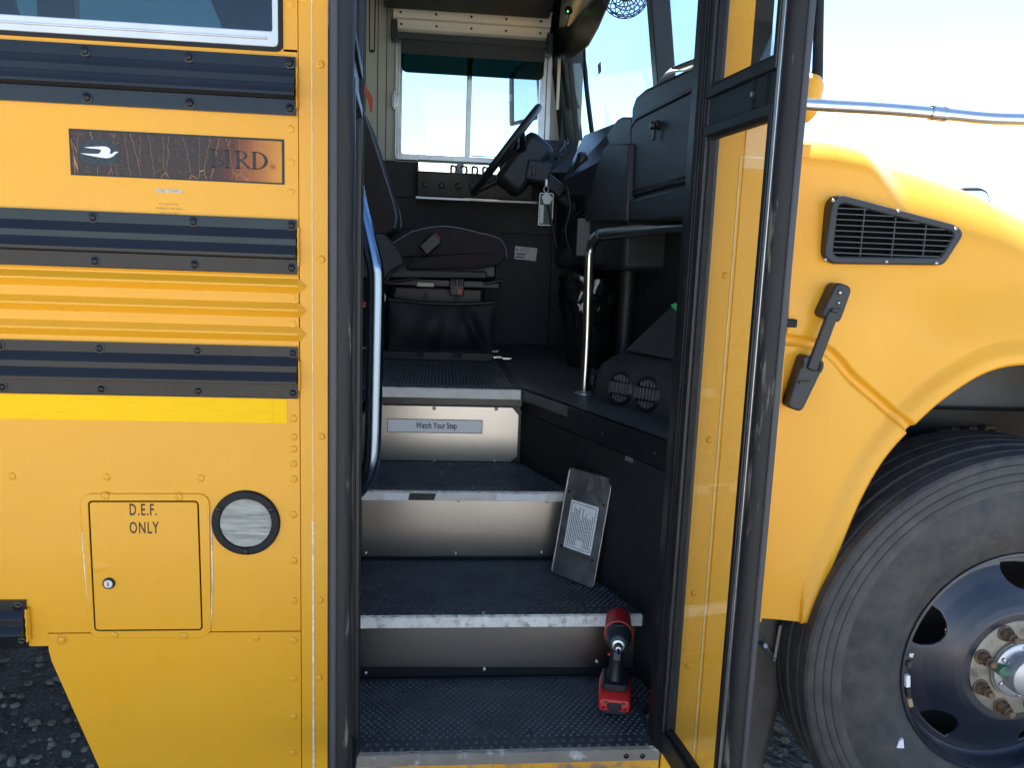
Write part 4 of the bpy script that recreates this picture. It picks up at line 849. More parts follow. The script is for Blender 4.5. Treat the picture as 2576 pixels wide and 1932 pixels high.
part('stalk_pod', obox(Vector((0.42, 1.9, 1.8107)), (du*0.9-ax*0.45).normalized(), yv, (ax*0.9+du*0.45).normalized(), 0.045, 0.06, 0.055), PLG, ST, bevel=0.012)
part('switch_window', obox(Vector((0.3982, 1.838, 1.8107)), (du*0.9-ax*0.45).normalized(), yv, (ax*0.9+du*0.45).normalized(), 0.022, 0.003, 0.010), BLK, ST, bevel=0.004)
part('ignition_housing', obox(Vector((0.4798, 1.9, 1.7619)), du, yv, ax, 0.03, 0.05, 0.07), PLA, ST, bevel=0.01)
part('steering_column', MB().tube([sc_+ax*0.12, sc_+ax*0.42], 0.045, 16), PLA, ST, smooth=60)
# switch console under the driver's window
px0, px1 = -0.115, 0.455
mb = MB(); mb.prism([(2.47, 1.90), (2.36, 1.885), (2.352, 1.88), (2.31, 1.835), (2.335, 1.72), (2.47, 1.72)], px0, px1, 'x'); SP = part('switch_console', mb, BLK, BUS, bevel=0.004)
n_ = Vector((0, -0.73, 0.68))
def sp(x, t, o): return (x, lerp(2.352, 2.31, t) - 0.73*o, lerp(1.88, 1.835, t) + 0.68*o)
mb = MB(); mb.add([sp(px0+0.01, 0.02, .003), sp(px1-0.02, 0.02, .003), sp(px1-0.02, 0.97, .003), sp(px0+0.01, 0.97, .003), sp(px0+0.01, 0.02, -.003), sp(px1-0.02, 0.02, -.003), sp(px1-0.02, 0.97, -.003), sp(px0+0.01, 0.97, -.003)],
                  [(0,1,2,3),(7,6,5,4),(0,4,5,1),(1,5,6,2),(2,6,7,3),(3,7,4,0)]); part('switch_plate', mb, ALW, SP, smooth=0)
for k in range(4):
    x = 0.06 + 0.052*k; part('rocker_switch', MB().tube([sp(x-0.012, 0.35, .003), sp(x-0.006, 0.45, .018), sp(x+0.010, 0.55, .018), sp(x+0.014, 0.7, .003)], 0.006, 8), BLK, SP, smooth=60)
for k, x in enumerate((-0.075, 0.005, 0.085, 0.15, 0.32, 0.37)):
    z = 1.775; mb = MB(); mb.lathe([(0.016,0),(0.016,0.012),(0.010,0.016),(0.010,0.026),(0.0001,0.027)], (x, 2.325, z), (0,-1,0), 14); part('control_knob', mb, PLG if k < 4 else ALF, SP)
mb = MB(); mb.box(px0-0.005, px1+0.02, 2.285, 2.34, 1.704, 1.716); part('console_lip', mb, ALW, SP, bevel=0.002)
mb = MB(); mb.box(-0.22, px0-0.004, 2.40, 2.48, 1.90, 1.915); part('sill_ledge', mb, ALF, BUS)
# information stickers on the kick panel
a = (0.3868, 1.5012); b = (0.5084, 1.4297); mb = MB(); mb.prism([(0.392, 1.5014), (0.5087, 1.4941), (0.5017, 1.427), (0.3896, 1.4348)], 2.482, 2.487); st = part('wall_sticker', mb, WHT, BUS, smooth=0)
part('sticker_mark', text_mb('e', (0.402, 1.4828)[0], (0.4021, 1.4781)[1], 2.4815, 0.014, 1.0, 0.04), INK, st, smooth=0)
for k, (u0, u1, v) in enumerate(((1122,1150,537), (1124,1146,541), (1117,1150,545), (1116,1134,549), (1116,1134,554), (1120,1152,558))):
    pass
for u0, u1, v, h in ((1124,1144,536,0.0022), (1122,1140,540,0.0018), (1116,1138,544,0.002), (1114,1134,549.5,0.006), (1113,1132,555.5,0.006), (1120,1145,560,0.0015)):
    pass
BARS = [((0.4186, 1.4905), (0.4672, 1.4877), 0.002), ((0.4141, 1.4809), (0.4627, 1.478), 0.002), ((0.4025, 1.4686), (0.4583, 1.4659), 0.002), ((0.398, 1.4589), (0.4466, 1.456), 0.006), ((0.3961, 1.4446), (0.4423, 1.4415), 0.006), ((0.416, 1.4334), (0.4743, 1.4308), 0.0015)]
for a, b, h in BARS:
    mb = MB(); mb.prism(rect(a[0], a[1]-h/2, b[0], a[1]+h/2), 2.4812, 2.4822); part('printed_bar', mb, INK, st, smooth=0)
# dangling grey plates, wires and pedal brackets under the dash
mb = MB(); mb.box(0.545, 0.60, 1.52, 1.53, 1.45, 1.60); part('dash_bracket', mb, mat('grey_steel_bracket', (0.16, 0.16, 0.16), 0.5, metal=0.5), DB, bevel=0.004)
mb = MB(); mb.box(0.585, 0.63, 1.505, 1.515, 1.42, 1.475); part('relay_box', mb, WHT, DB, bevel=0.004)
for k, pts in enumerate((( (0.5087, 1.6, 1.7313), (0.5264, 1.6, 1.6404), (0.5118, 1.6, 1.5473), (0.5475, 1.62, 1.4366)), ((0.4528, 1.8, 1.6892), (0.4911, 1.8, 1.5538), (0.513, 1.8, 1.4755), (0.5356, 1.7, 1.5135)), ((0.514, 1.7, 1.551), (0.5519, 1.65, 1.6073), (0.5837, 1.6, 1.6392)))):
    part('cable', MB().tube(smooth_path(pts, 6), 0.007, 8), VIN, DB, smooth=60)
# windscreen sun visor, wiper, header camera
mb = MB(); mb.add([(0.6, 2.9297, 2.4525), (0.6, 2.8669, 2.5961), (0.6, 1.5043, 2.462), (0.6, 1.1868, 2.4029), (0.6, 1.5741, 2.332), (0.6, 1.7708, 2.3177)], [(0,1,2,3,4,5)]); o = part('windscreen_visor', mb, BROWN, BUS, smooth=0); md = o.modifiers.new('s', 'SOLIDIFY'); md.thickness = 0.006
part('visor_rod', MB().tube([(0.595, 2.8297, 2.5862), (0.595, 2.1607, 2.5194), (0.595, 1.5218, 2.4575)], 0.006, 8), BLK, o, smooth=60)
wp = smooth_path([(0.6106, 1.95, 2.38), (0.619, 1.9, 2.1956), (0.65, 1.85, 1.9662)], 4); part('windscreen_wiper', MB().tube(wp, [0.006]*3+[0.011]*(len(wp)-3), 8), BLK, BUS, smooth=60)
cl = Vector((0.56, 2.09, 2.5522)); mb = MB(); mb.lathe([(0.0001,0.0),(0.016,0.0),(0.020,0.008),(0.016,0.016),(0.0001,0.018)], cl, (-0.5,-0.6,-0.6), 16); cm = part('dome_camera', mb, BLK, BUS)
em = bpy.data.materials.new('green_indicator'); em.use_nodes = True; em.node_tree.nodes['Principled BSDF'].inputs['Emission Color'].default_value = (0.1, 1, 0.25, 1); em.node_tree.nodes['Principled BSDF'].inputs['Emission Strength'].default_value = 1.5
mb = MB(); mb.lathe([(0.0035,0.0),(0.003,0.003),(0.0001,0.003)], cl+V(-0.008,-0.011,-0.010), (-0.5,-0.6,-0.6), 8); part('indicator_light', mb, em, cm)
part('camera_wire', MB().tube(smooth_path([cl, (0.57, 2.1845, 2.5367), (0.59, 2.3807, 2.5561)], 4), 0.0025, 6), BLK, cm, smooth=60)
# clearance decals stuck on the windscreen
for q in ((2.05, 2.30),):
    x, y, z = wsp(q[0], q[1], -0.004); mb = MB(); mb.add([(x, y-0.035, z-0.022), (x, y+0.035, z-0.022), (x-0.006, y+0.035, z+0.022), (x-0.006, y-0.035, z+0.022)], [(0,1,2,3)]); part('windscreen_sticker', mb, mat('grey_print', (0.25, 0.28, 0.27), 0.6), WS, smooth=0)

# ================================================================== front end
XH0, XH1 = 0.765, 1.95
def seg_d(px, pz, a, b):
    ax_, az = a; bx_, bz = b; dx, dz = bx_-ax_, bz-az; t = max(0, min(1, ((px-ax_)*dx+(pz-az)*dz)/(dx*dx+dz*dz))); return math.hypot(px-ax_-t*dx, pz-az-t*dz)
ARCH = [(0.8803, 0.6003), (0.9066, 0.6702), (0.9321, 0.765), (0.9692, 0.8891), (1.0143, 0.994), (1.0652, 1.0724), (1.122, 1.1429), (1.1862, 1.1966), (1.2488, 1.222), (1.3052, 1.2296)]
ARCH = [tuple(p) for p in smooth_path(ARCH, 5)]
ARCH = [(0.66, ARCH[0][1]+0.012), (ARCH[0][0]-0.012, ARCH[0][1]+0.001)] + ARCH + [(1.42, ARCH[-1][1]-0.004), (1.52, 1.17), (1.62, 1.08), (1.72, 0.92), (1.80, 0.72), (1.84, 0.60), (1.95, 0.60)]
def zbot(x): return interp(ARCH, x)
HT_ = [(0.74, 1.716), (0.868, 1.713), (1.005, 1.692), (1.127, 1.671), (1.275, 1.632), (1.446, 1.560), (1.7, 1.44), (1.95, 1.30)]
GROOVE = [(0.7173, 1.2725), (0.7599, 1.2666), (0.8078, 1.2618), (0.8571, 1.2467), (0.8945, 1.2169), (0.9283, 1.1835), (0.9935, 1.1346), (1.036, 1.0995), (1.0754, 1.066)]
def hood_y(x, z):
    y = 0.045 + 0.035*sstep(1.30, 1.60, z)
    y -= 0.040*sstep(0.98, 1.20, x)*sstep(1.42, 1.24, z)            # fender bulge over the wheel
    y += 0.012*sstep(0.90, 0.775, x)*sstep(1.25, 1.1, z)
    if x > 0.86: # flange round the wheel arch
        d = min(seg_d(x, z, a, b) for a, b in zip(ARCH[1:50], ARCH[2:51])); y -= 0.013*sstep(0.060, 0.020, d) - 0.006*sstep(0.008, 0.0, d)
    g = min(seg_d(x, z, a, b) for a, b in zip(GROOVE, GROOVE[1:])) if z < 1.32 and x < 1.12 else 1
    y += 0.013*sstep(0.0135, 0.0065, g)
    return y
GROOVE = [tuple(p) for p in smooth_path(GROOVE, 4)]
NX = 300; NZ = 240; rows = []
for i in range(NX+1):
    x = lerp(XH0, 1.47, i/270) if i <= 270 else lerp(1.47, XH1, (i-270)/30); zb = zbot(x); ztp = interp(HT_, x)
    hs = lerp(0.07, 0.185, sstep(0.93, 1.06, x)); ws_ = lerp(0.10, 0.22, sstep(0.93, 1.06, x)); row = []
    z1 = ztp - hs
    row.append((x, hood_y(x, zb)+0.055, zb+0.001)); row.append((x, hood_y(x, zb)+0.003, zb))
    for k in range(NZ+1):
        z = lerp(zb+0.0015, z1, k/NZ); row.append((x, hood_y(x, z), z))
    y1 = hood_y(x, z1)
    for k in range(1, 13):
        a = PI/2*k/12; ex = 1.15; row.append((x, y1 + ws_*(1-math.cos(a)**ex), z1 + hs*math.sin(a)**ex))
    for yy in (0.45, 0.7, 1.0, 1.28): row.append((x, yy, ztp+0.004+0.012*sstep(0.3, 1.28, yy)))
    for yy in (1.6, 1.9, 2.15, 2.4): row.append((x, yy, ztp+0.016-0.03*sstep(1.3, 2.4, yy)))
    row.append((x, 2.5, ztp-0.1)); row.append((x, 2.52, 1.2)); row.append((x, 2.52, 0.9))
    rows.append(row)
mb = MB(); mb.grid(rows); HOOD = part('hood', mb, YEL2, BUS, smooth=60)
md = HOOD.modifiers.new('s', 'SOLIDIFY'); md.thickness = 0.006; md.offset = -1 if True else 1
# cowl side strip behind the hood's edge, with the black bump stop
mb = MB(); mb.box(0.7355, 0.80, 0.086, 0.10, 1.20, 1.69); part('cowl_side', mb, YEL, BUS)
mb = MB(); mb.prism([(0.7355, zbot(0.74)), (0.7645, zbot(0.7645)), (0.7645, 1.255), (0.7355, 1.258)], 0.036, 0.062); part('fender_rear_panel', mb, YEL2, BUS, bevel=0.003)
p = (0.7687, 0.05, 1.3037); mb = MB(); mb.box(p[0]-0.03, p[0]+0.012, 0.03, 0.06, p[2]-0.009, p[2]+0.009); part('hood_bump_stop', mb, RUB, BUS, bevel=0.003)
# hood-side vent grille
vo = rpoly([(0.8404, 1.5678), (0.8555, 1.5842), (1.1324, 1.5294), (1.1523, 1.512), (1.1132, 1.4413), (0.8541, 1.4349), (0.8332, 1.4522)], 0.014, 4)
vi = rpoly([(0.8561, 1.5586), (0.867, 1.565), (1.1211, 1.5158), (1.1286, 1.509), (1.1023, 1.4582), (0.863, 1.4523), (0.8547, 1.46)], 0.008, 4)
mb = MB(); mb.ring(vo, vi, 0.046, 0.082); VG = part('hood_vent', mb, PLA, HOOD, bevel=0.004)
mb = MB(); mb.prism(inset(vo, 0.004), 0.0605, 0.064); part('vent_backing', mb, VOID, VG, smooth=0)
def span(poly, z):
    xs = []
    for i in range(len(poly)):
        a, b = poly[i-1], poly[i]
        if (a[1]-z)*(b[1]-z) < 0: xs.append(lerp(a[0], b[0], (z-a[1])/(b[1]-a[1])))
    return (min(xs), max(xs)) if len(xs) >= 2 else None
zv0 = min(p[1] for p in vi); zv1 = max(p[1] for p in vi)
for k in range(9):
    z = lerp(zv0, zv1, (k+0.6)/9.4); s = span(vi, z)
    if s: mb = MB(); mb.prism([(0.0480, z-0.0011), (0.0480, z+0.0011), (0.056, z+0.0016), (0.056, z+0.0)], s[0]-0.002, s[1]+0.002, 'x'); part('vent_slat', mb, mat('dark_grey_slat', (0.042, 0.044, 0.048), 0.5), VG, smooth=0)
for q in ((0.9179, 1.5076), (0.9905, 1.5105), (1.0629, 1.4933)):
    zz_ = [z for z in (zv0+0.002+k*0.002 for k in range(100)) if z < zv1 and span(vi, z) and span(vi, z)[0] < q[0] < span(vi, z)[1]]
    mb = MB(); mb.box(q[0]-0.0014, q[0]+0.0014, 0.0495, 0.060, min(zz_)-0.003, max(zz_)+0.003); part('vent_rib', mb, PLA, VG, smooth=0)
mb = MB(); mb.lathe([(0.0042,-.001),(0.0038,0.0022),(0.0001,0.003)], (0,0,0), (0,-1,0), 10); sm_ = mb.mesh('vent_screw'); sm_.shade_smooth(); sm_.materials.append(ZINC)
for p in ((0.8413, 0.046, 1.5696), (0.9907, 0.046, 1.5535), (1.1278, 0.046, 1.5215), (0.8366, 0.046, 1.4433), (0.9768, 0.046, 1.4444), (1.0932, 0.046, 1.4457)): inst('screw', sm_, VG, (p[0], 0.045, p[2]))
# rubber hood latch
def plank(pts, w, y0, y1, name, m, par, bevel=0.004):
    a, b = Vector(pts[0]), Vector(pts[1]); d = (b-a).normalized(); n = Vector((-d.y, d.x)); w0, w1 = w
    mb = MB(); mb.prism(rpoly([tuple(a-n*w0), tuple(b-n*w1), tuple(b+n*w1), tuple(a+n*w0)], min(w0, w1)*0.75, 6), y0, y1); return part(name, mb, m, par, bevel=bevel)
LT = plank([(0.8683, 1.392), (0.8428, 1.3153)], (0.019, 0.024), 0.008, 0.050, 'hood_latch', PLA, HOOD)
plank([(0.8482, 1.3341), (0.8112, 1.2042)], (0.0125, 0.0125), 0.004, 0.016, 'latch_strap', PLA, LT, 0.003)
plank([(0.8186, 1.2316), (0.7823, 1.1156)], (0.027, 0.018), 0.010, 0.046, 'latch_anchor', PLA, LT)
for q, r in (((0.8586, 0.008, 1.3743), 0.0075), ((0.8578, 0.008, 1.3525), 0.006)):
    mb = MB(); mb.lathe([(r, -0.0005), (r*0.9, 0.001), (r*0.5, 0.0012), (0.0001, 0.0012)], q, (0,-1,0), 14); part('latch_screw_hole', mb, INK, LT)
    mb = MB(); mb.lathe([(r*0.45, 0.001), (0.0001, 0.0022)], q, (0,-1,0), 10); part('latch_screw', mb, ZINC, LT)
for q in ((0.8532, 0.004, 1.3367), (0.797, 0.008, 1.1777)):
    mb = MB(); mb.box(q[0]-0.012, q[0]+0.012, q[1]-0.004, q[1], q[2]-0.003, q[2]+0.003); part('latch_slot', mb, INK, LT)
for q in ((0.8283, 0.008, 1.212), (0.7888, 0.008, 1.2192)):
    mb = MB(); mb.tube([(q[0], q[1]-0.004, q[2]-0.010), (q[0]+0.003, q[1]-0.006, q[2]), (q[0]+0.001, q[1]-0.004, q[2]+0.010)], 0.0035, 8); part('latch_hook', mb, BLK, LT)
# mirror-bracket tube running forward over the hood, with clamp
tp_ = smooth_path([(0.6642, -0.06, 1.7423), (0.7261, -0.06, 1.7413), (0.8655, -0.06, 1.7418), (0.993, -0.06, 1.7389), (1.0927, -0.06, 1.7353), (1.1748, -0.06, 1.7369), (1.2943, -0.06, 1.7396)], 4)
TB = part('mirror_bracket_tube', MB().tube(tp_, 0.0118, 20), STL, BUS, smooth=60)
c0 = Vector((0.9713, -0.06, 1.7395)); c1 = Vector((1.007, -0.06, 1.7379)); d = (c1-c0)
part('tube_clamp', MB().tube([c0, c0+d*0.02, c0+d*0.98, c1], [0.012, 0.0140, 0.0140, 0.012], 20), STL, TB, smooth=60)
for t in (0.1, 0.75): part('clamp_band', MB().tube([c0+d*t, c0+d*(t+0.12)], 0.0147, 20), STL, TB, smooth=60)
# yellow mirror housing and black mirror mount behind the door's edge
mc = Vector((0.7496, 0.02, 1.7706)); mb = MB(); mb.lathe([(0.0001,-0.05),(0.016,-0.046),(0.027,-0.03),(0.031,0.0),(0.028,0.03),(0.018,0.045),(0.0001,0.05)], mc, (0.2,0,1), 24); part('mirror_housing', mb, YEL2, BUS, smooth=60)
part('mirror_stem', MB().tube([(0.7661, 0.02, 1.8054), (0.7678, 0.02, 1.8283), (0.7616, 0.02, 1.9092), (0.7546, 0.02, 1.9974)], [0.014, 0.011, 0.010, 0.010], 12), RUB, BUS, smooth=60)
# hood-top mirror glimpsed above the far side
mb = MB(); hm = [(1.7228, 1.7154), (1.7912, 1.7185), (1.8158, 1.7076), (1.8294, 1.6811), (1.8357, 1.636), (1.7014, 1.6303), (1.6919, 1.702)]
mb.prism(rpoly(hm, 0.02), 0.9, 0.99); HMm = part('hood_mirror', mb, PLA, BUS, bevel=0.01)
mb = MB(); mb.prism(inset(rpoly(hm, 0.02), 0.012), 0.894, 0.901); part('mirror_glass', mb, mat('dull_mirror_glass', (0.55, 0.58, 0.62), 0.15, metal=0.9), HMm, smooth=0)
# wheel-arch liner, chassis rail and bolts
mb = MB(); WC = Vector((1.377, 0.11, 0.499))
mb.lathe([(0.78, 0.0), (0.78, -0.75)], (WC.x, 0.075, 0.52), (0,-1,0), 40, 0.0, PI); LN = part('wheel_arch_liner', mb, LINER, BUS)
mb = MB(); mb.box(0.80, 2.1, 0.40, 0.43, 0.62, 1.5); part('inner_fender_plate', mb, LINER, LN)
mb = MB(); mb.box(0.80, 2.1, 0.36, 0.40, 0.72, 1.065); part('chassis_rail', mb, BLK, LN, bevel=0.005)
for q in ((1.3684, 0.34, 0.9918), (1.3997, 0.34, 0.9974), (1.45, 0.34, 1.0008), (1.4979, 0.34, 1.0041)):
    mb = MB(); mb.lathe([(0.020,-0.03),(0.020,0.004),(0.012,0.006),(0.012,0.030),(0.0001,0.032)], q, (0,-1,0), 6); part('chassis_bolt', mb, RUST, LN, smooth=0)
# mud flap with steel hanger
mb = MB(); rows = []
for k in range(16):
    z = lerp(0.66, 0.10, k/15); xr = 0.865 + 0.018*sstep(0.60, 0.42, z) - 0.03*sstep(0.36, 0.12, z); rows.append([(0.60, 0.155, z), (0.70, 0.15, z), (xr-0.02, 0.146+0.004*math.sin(k), z), (xr, 0.15, z)])
mb.grid(rows); o = part('mud_flap', mb, FLAP, BUS); md = o.modifiers.new('s', 'SOLIDIFY'); md.thickness = 0.008
MF = o
mb = MB(); a = (0.8515, 0.12, 0.5579); mb.add([(0.848, 0.12, 0.5579), (0.8551, 0.12, 0.5579), (0.8483, 0.12, 0.4656), (0.8411, 0.12, 0.4657), (0.8849, 0.18, 0.5282), (0.8779, 0.18, 0.4327)], [(0,1,2,3),(1,4,5,2)]); part('flap_edge_angle', mb, ALF, MF, smooth=0)
mb = MB(); mb.add([(0.7935, 0.14, 0.5364), (0.8089, 0.14, 0.5241), (0.8503, 0.125, 0.4678), (0.836, 0.125, 0.468), (0.795, 0.14, 0.5193)], [(0,1,2,3,4)]); o = part('flap_strap', mb, BLK, MF, smooth=0); md = o.modifiers.new('s', 'SOLIDIFY'); md.thickness = 0.006
part('flap_bolt', MB().tube([(0.8114, 0.14, 0.4959), (0.8139, 0.11, 0.5103)], 0.006, 8), ALF, MF, smooth=60)

# ---- front wheel
wc = Vector((1.377, 0.0, 0.512)); Rt = 0.522
mb = MB(); prof = [(0.30, -0.26), (0.40, -0.285), (0.47, -0.28), (0.505, -0.262)]
for k in range(5):                                            # tread bands and grooves, inner to outer
    a = -0.255 + k*0.0455
    prof += [(0.5165 if k in (0, 4) else 0.520, a), (0.5175 if k in (0, 4) else 0.521, a+0.036), (0.508, a+0.038), (0.508, a+0.0435)]
prof += [(0.5155, -0.0275), (0.513, -0.006), (0.507, -0.001), (0.494, 0.001), (0.492, -0.001), (0.475, 0.006), (0.4735, 0.0045), (0.458, 0.011), (0.4565, 0.0095), (0.435, 0.016), (0.4335, 0.0145), (0.40, 0.0235), (0.36, 0.026), (0.33, 0.022), (0.315, 0.014), (0.305, 0.008), (0.290, 0.002), (0.280, -0.004), (0.275, -0.02)]
mb.lathe(prof, wc, (0,-1,0), 120); WH = part('front_wheel', mb, TYRE, BUS, smooth=24)
mb = MB(); mb.lathe([(0.4735, 0.0062), (0.4718, 0.0082), (0.460, 0.0118), (0.4585, 0.0108)], wc, (0,-1,0), 96); part('sidewall_rib', mb, TYREB, WH)
mb = MB(); mb.lathe([(0.492, 0.0012), (0.490, 0.0030), (0.4775, 0.0072), (0.4755, 0.006)], wc, (0,-1,0), 96); part('sidewall_rib', mb, TYREB, WH)
mb = MB(); mb.lathe([(0.4565, 0.0112), (0.454, 0.0132), (0.438, 0.0172), (0.4355, 0.0160)], wc, (0,-1,0), 96); part('sidewall_rib', mb, TYREB, WH)
# rim with five-sided hand holes: disc built as a polar grid, hole faces left out
rim = [(0.279, -0.012), (0.281, -0.004), (0.279, 0.001), (0.273, 0.002), (0.269, -0.004), (0.266, -0.03), (0.262, -0.045), (0.255, -0.05)]
mb = MB(); mb.lathe(rim, wc, (0,-1,0), 96); RM = part('rim', mb, RIM, WH, smooth=50)
def disc_h(r): return interp([(0.115, 0.006), (0.135, 0.006), (0.150, 0.000), (0.175, -0.014), (0.205, -0.034), (0.235, -0.050), (0.256, -0.054)], r)
NR, NA = 80, 480; vs = []; fs = []
holes = [math.radians(a) for a in (158, 230, 302, 14, 86)]
def hole(r, a):
    for h in holes:
        d = (a-h+PI) % (2*PI)-PI; s = d*0.208
        if r > 0.178 and ((s/0.044)**2 + ((r-0.224)/0.040)**2) < 1 and r < 0.238: return True
    return False
for i in range(NR+1):
    r = lerp(0.115, 0.256, i/NR)
    for k in range(NA):
        a = 2*PI*k/NA; vs.append((wc.x + r*math.cos(a), -disc_h(r), wc.z + r*math.sin(a)))
for i in range(NR):
    for k in range(NA):
        if hole(lerp(0.115, 0.256, (i+0.5)/NR), 2*PI*(k+0.5)/NA): continue
        j = (k+1) % NA; fs.append((i*NA+k, i*NA+j, (i+1)*NA+j, (i+1)*NA+k))
mb = MB(); mb.add(vs, fs); o = part('wheel_disc', mb, RIM, WH, smooth=50); md = o.modifiers.new('s', 'SOLIDIFY'); md.thickness = 0.009; md.offset = 0
sm2 = o.modifiers.new('sm', 'SMOOTH'); sm2.iterations = 4
mb = MB(); mb.lathe([(0.255, -0.07), (0.255, -0.16), (0.16, -0.18), (0.05, -0.18)], wc, (0,-1,0), 48); part('brake_drum', mb, mat('brown_drum_steel', (0.07, 0.055, 0.045), 0.6, var=0.3, vscale=10), WH)
mb = MB(); mb.lathe([(0.118, -0.002), (0.118, 0.011), (0.112, 0.014), (0.072, 0.014), (0.072, 0.020), (0.0001, 0.02)], wc, (0,-1,0), 64); part('hub_flange', mb, HUBM, WH)
mb = MB(); mb.lathe([(0.068, 0.018), (0.068, 0.026), (0.064, 0.028), (0.052, 0.029), (0.050, 0.050), (0.046, 0.060), (0.030, 0.066), (0.0001, 0.068)], wc, (0,-1,0), 48); HC = part('hub_cap', mb, CAPM, WH)
nm = MB(); nm.lathe([(0.019, 0), (0.019, 0.003), (0.0165, 0.004)], (0,0,0), (0,-1,0), 18); nm.lathe([(0.0155, 0.003), (0.0155, 0.016), (0.0135, 0.019)], (0,0,0), (0,-1,0), 6); nm.lathe([(0.0115, 0.018), (0.0115, 0.030), (0.0095, 0.032)], (0,0,0), (0,-1,0), 6); nm.lathe([(0.0085, 0.030), (0.0085, 0.040), (0.007, 0.042), (0.0001, 0.042)], (0,0,0), (0,-1,0), 12)
nme = nm.mesh('lug_nut'); nme.shade_smooth(); nme.set_sharp_from_angle(angle=math.radians(30)); nme.materials.append(RUST)
for k in range(8):
    a = math.radians(160 + 36*k if False else 117 + 45*k - 0); inst('lug_nut', nme, WH, (wc.x + 0.0995*math.cos(a), -0.0135, wc.z + 0.0995*math.sin(a)), (0, a, 0))
for k in range(6):
    a = math.radians(150 + 60*k); mb = MB(); mb.lathe([(0.0062, 0.026), (0.0055, 0.033), (0.0001, 0.034)], wc + V(0.0585*math.cos(a), 0, 0.0585*math.sin(a)), (0,-1,0), 10); part('cap_screw', mb, ZINC, HC)
a = math.radians(172); mb = MB(); mb.lathe([(0.013, 0.024), (0.013, 0.046), (0.010, 0.048), (0.005, 0.044), (0.0001, 0.044)], wc + V(0.060*math.cos(a), 0, 0.060*math.sin(a)), (0,-1,0), 16); part('filler_plug', mb, mat('green_plastic_plug', (0.08, 0.17, 0.10), 0.5), HC)
# balance weights clipped on the rim, one white, and a white label on the tyre wall
for a, m, L_ in ((187, WHT, 0.030), (199, mat('tan_weight', (0.36, 0.24, 0.14), 0.6), 0.022), (193, BLK, 0.02), (178, PLG, 0.015), (173, ALF, 0.012)):
    a = math.radians(a); t = Vector((-math.sin(a), 0, math.cos(a))); n = Vector((math.cos(a), 0, math.sin(a)))
    part('balance_weight', obox(wc + n*0.268 + V(0,-0.004,0), t, Vector((0,1,0)), n, L_/2, 0.006, 0.0055), m, RM, bevel=0.002)
a = math.radians(213); c = wc + V(0.33*math.cos(a), -0.023, 0.33*math.sin(a)); mb = MB(); mb.prism([(c.x-0.009, c.z-0.010), (c.x+0.009, c.z-0.011), (c.x+0.004, c.z+0.013), (c.x-0.005, c.z+0.006)], c.y-0.003, c.y+0.004); part('tyre_label', mb, WHT, WH, smooth=0)
# exterior mirror beyond the driver's window
mm_ = rpoly([(0.3846, 2.1874), (0.3745, 2.4603), (0.4039, 2.491), (0.5045, 2.5308), (0.5341, 2.1953)], 0.02, 4)
SH = Matrix(((1,0,0,0),(-1.7,1,0,1.7*0.45),(0,0,1,0),(0,0,0,1)))
mb = MB(); mb.M = SH; mb.ring(mm_, inset(mm_, 0.014), 2.86, 2.92); EM = part('exterior_mirror', mb, BLK, BUS, bevel=0.004)
mb = MB(); mb.M = SH; mb.prism(inset(mm_, 0.012), 2.868, 2.874); part('mirror_face', mb, mat('sky_mirror', (0.80, 0.82, 0.84), 0.05, metal=1.0), EM, smooth=0)
part('mirror_arm', MB().tube([(0.537, 2.86, 2.2498), (0.5486, 2.7, 2.1975), (0.5664, 2.6, 2.1529)], 0.012, 8), BLK, EM, smooth=60)

# ================================================================== driver's seat
DS = thing('driver_seat', 'charcoal fabric driver seat with black buckle stalk behind the steering wheel', 'seat', (0.0, 1.95, 0.988))
ya, yb = 1.66, 2.20
def pad(poly, y0, y1, r, nm, m, par, rnd=0.035):
    """upholstered slab: profile poly in x-z, edges rounded towards its two sides"""
    mb = MB(); rows = []; P = rpoly(poly, r, 6)
    for t, d in ((0, rnd), (0.15*rnd, 0.55*rnd), (0.5*rnd, 0.18*rnd), (rnd, 0.0)): rows.append([(q[0], y0+t, q[1]) for q in inset(P, d)])
    for t, d in ((rnd, 0.0), (0.5*rnd, 0.18*rnd), (0.15*rnd, 0.55*rnd), (0, rnd)): rows.append([(q[0], y1-t, q[1]) for q in inset(P, d)])
    n = len(P); o = len(mb.v); mb.grid(rows, True); mb.f.append(tuple(range(n))); mb.f.append(tuple(range((len(rows)-1)*n, len(rows)*n)))
    return part(nm, mb, m, par, smooth=50)
back = pad([(-0.4656, 1.5101), (-0.4834, 2.0467), (-0.394, 2.1388), (-0.3158, 1.9998), (-0.2617, 1.8462), (-0.2161, 1.713), (-0.1793, 1.5956), (-0.1841, 1.5363), (-0.2155, 1.5109), (-0.3548, 1.4924)], ya, yb, 0.05, 'backrest', FAB, DS, 0.016)
cush = pad([(-0.2518, 1.407), (-0.1871, 1.4805), (-0.0941, 1.5325), (0.0281, 1.5505), (0.1712, 1.5283), (0.2445, 1.5124), (0.2746, 1.4758), (0.278, 1.4343), (0.2484, 1.399), (0.1565, 1.3804), (-0.1668, 1.3688)], ya, yb, 0.018, 'cushion', FAB, DS, 0.016)
PIPE = mat('grey_piping', (0.16, 0.17, 0.19), 0.6)
part('piping', MB().tube(smooth_path([(-0.3166, 1.668, 2.0013), (-0.2623, 1.668, 1.8473), (-0.2166, 1.668, 1.7137), (-0.1797, 1.668, 1.5961), (-0.1845, 1.668, 1.5366)], 6), 0.004, 8), PIPE, back, smooth=60)
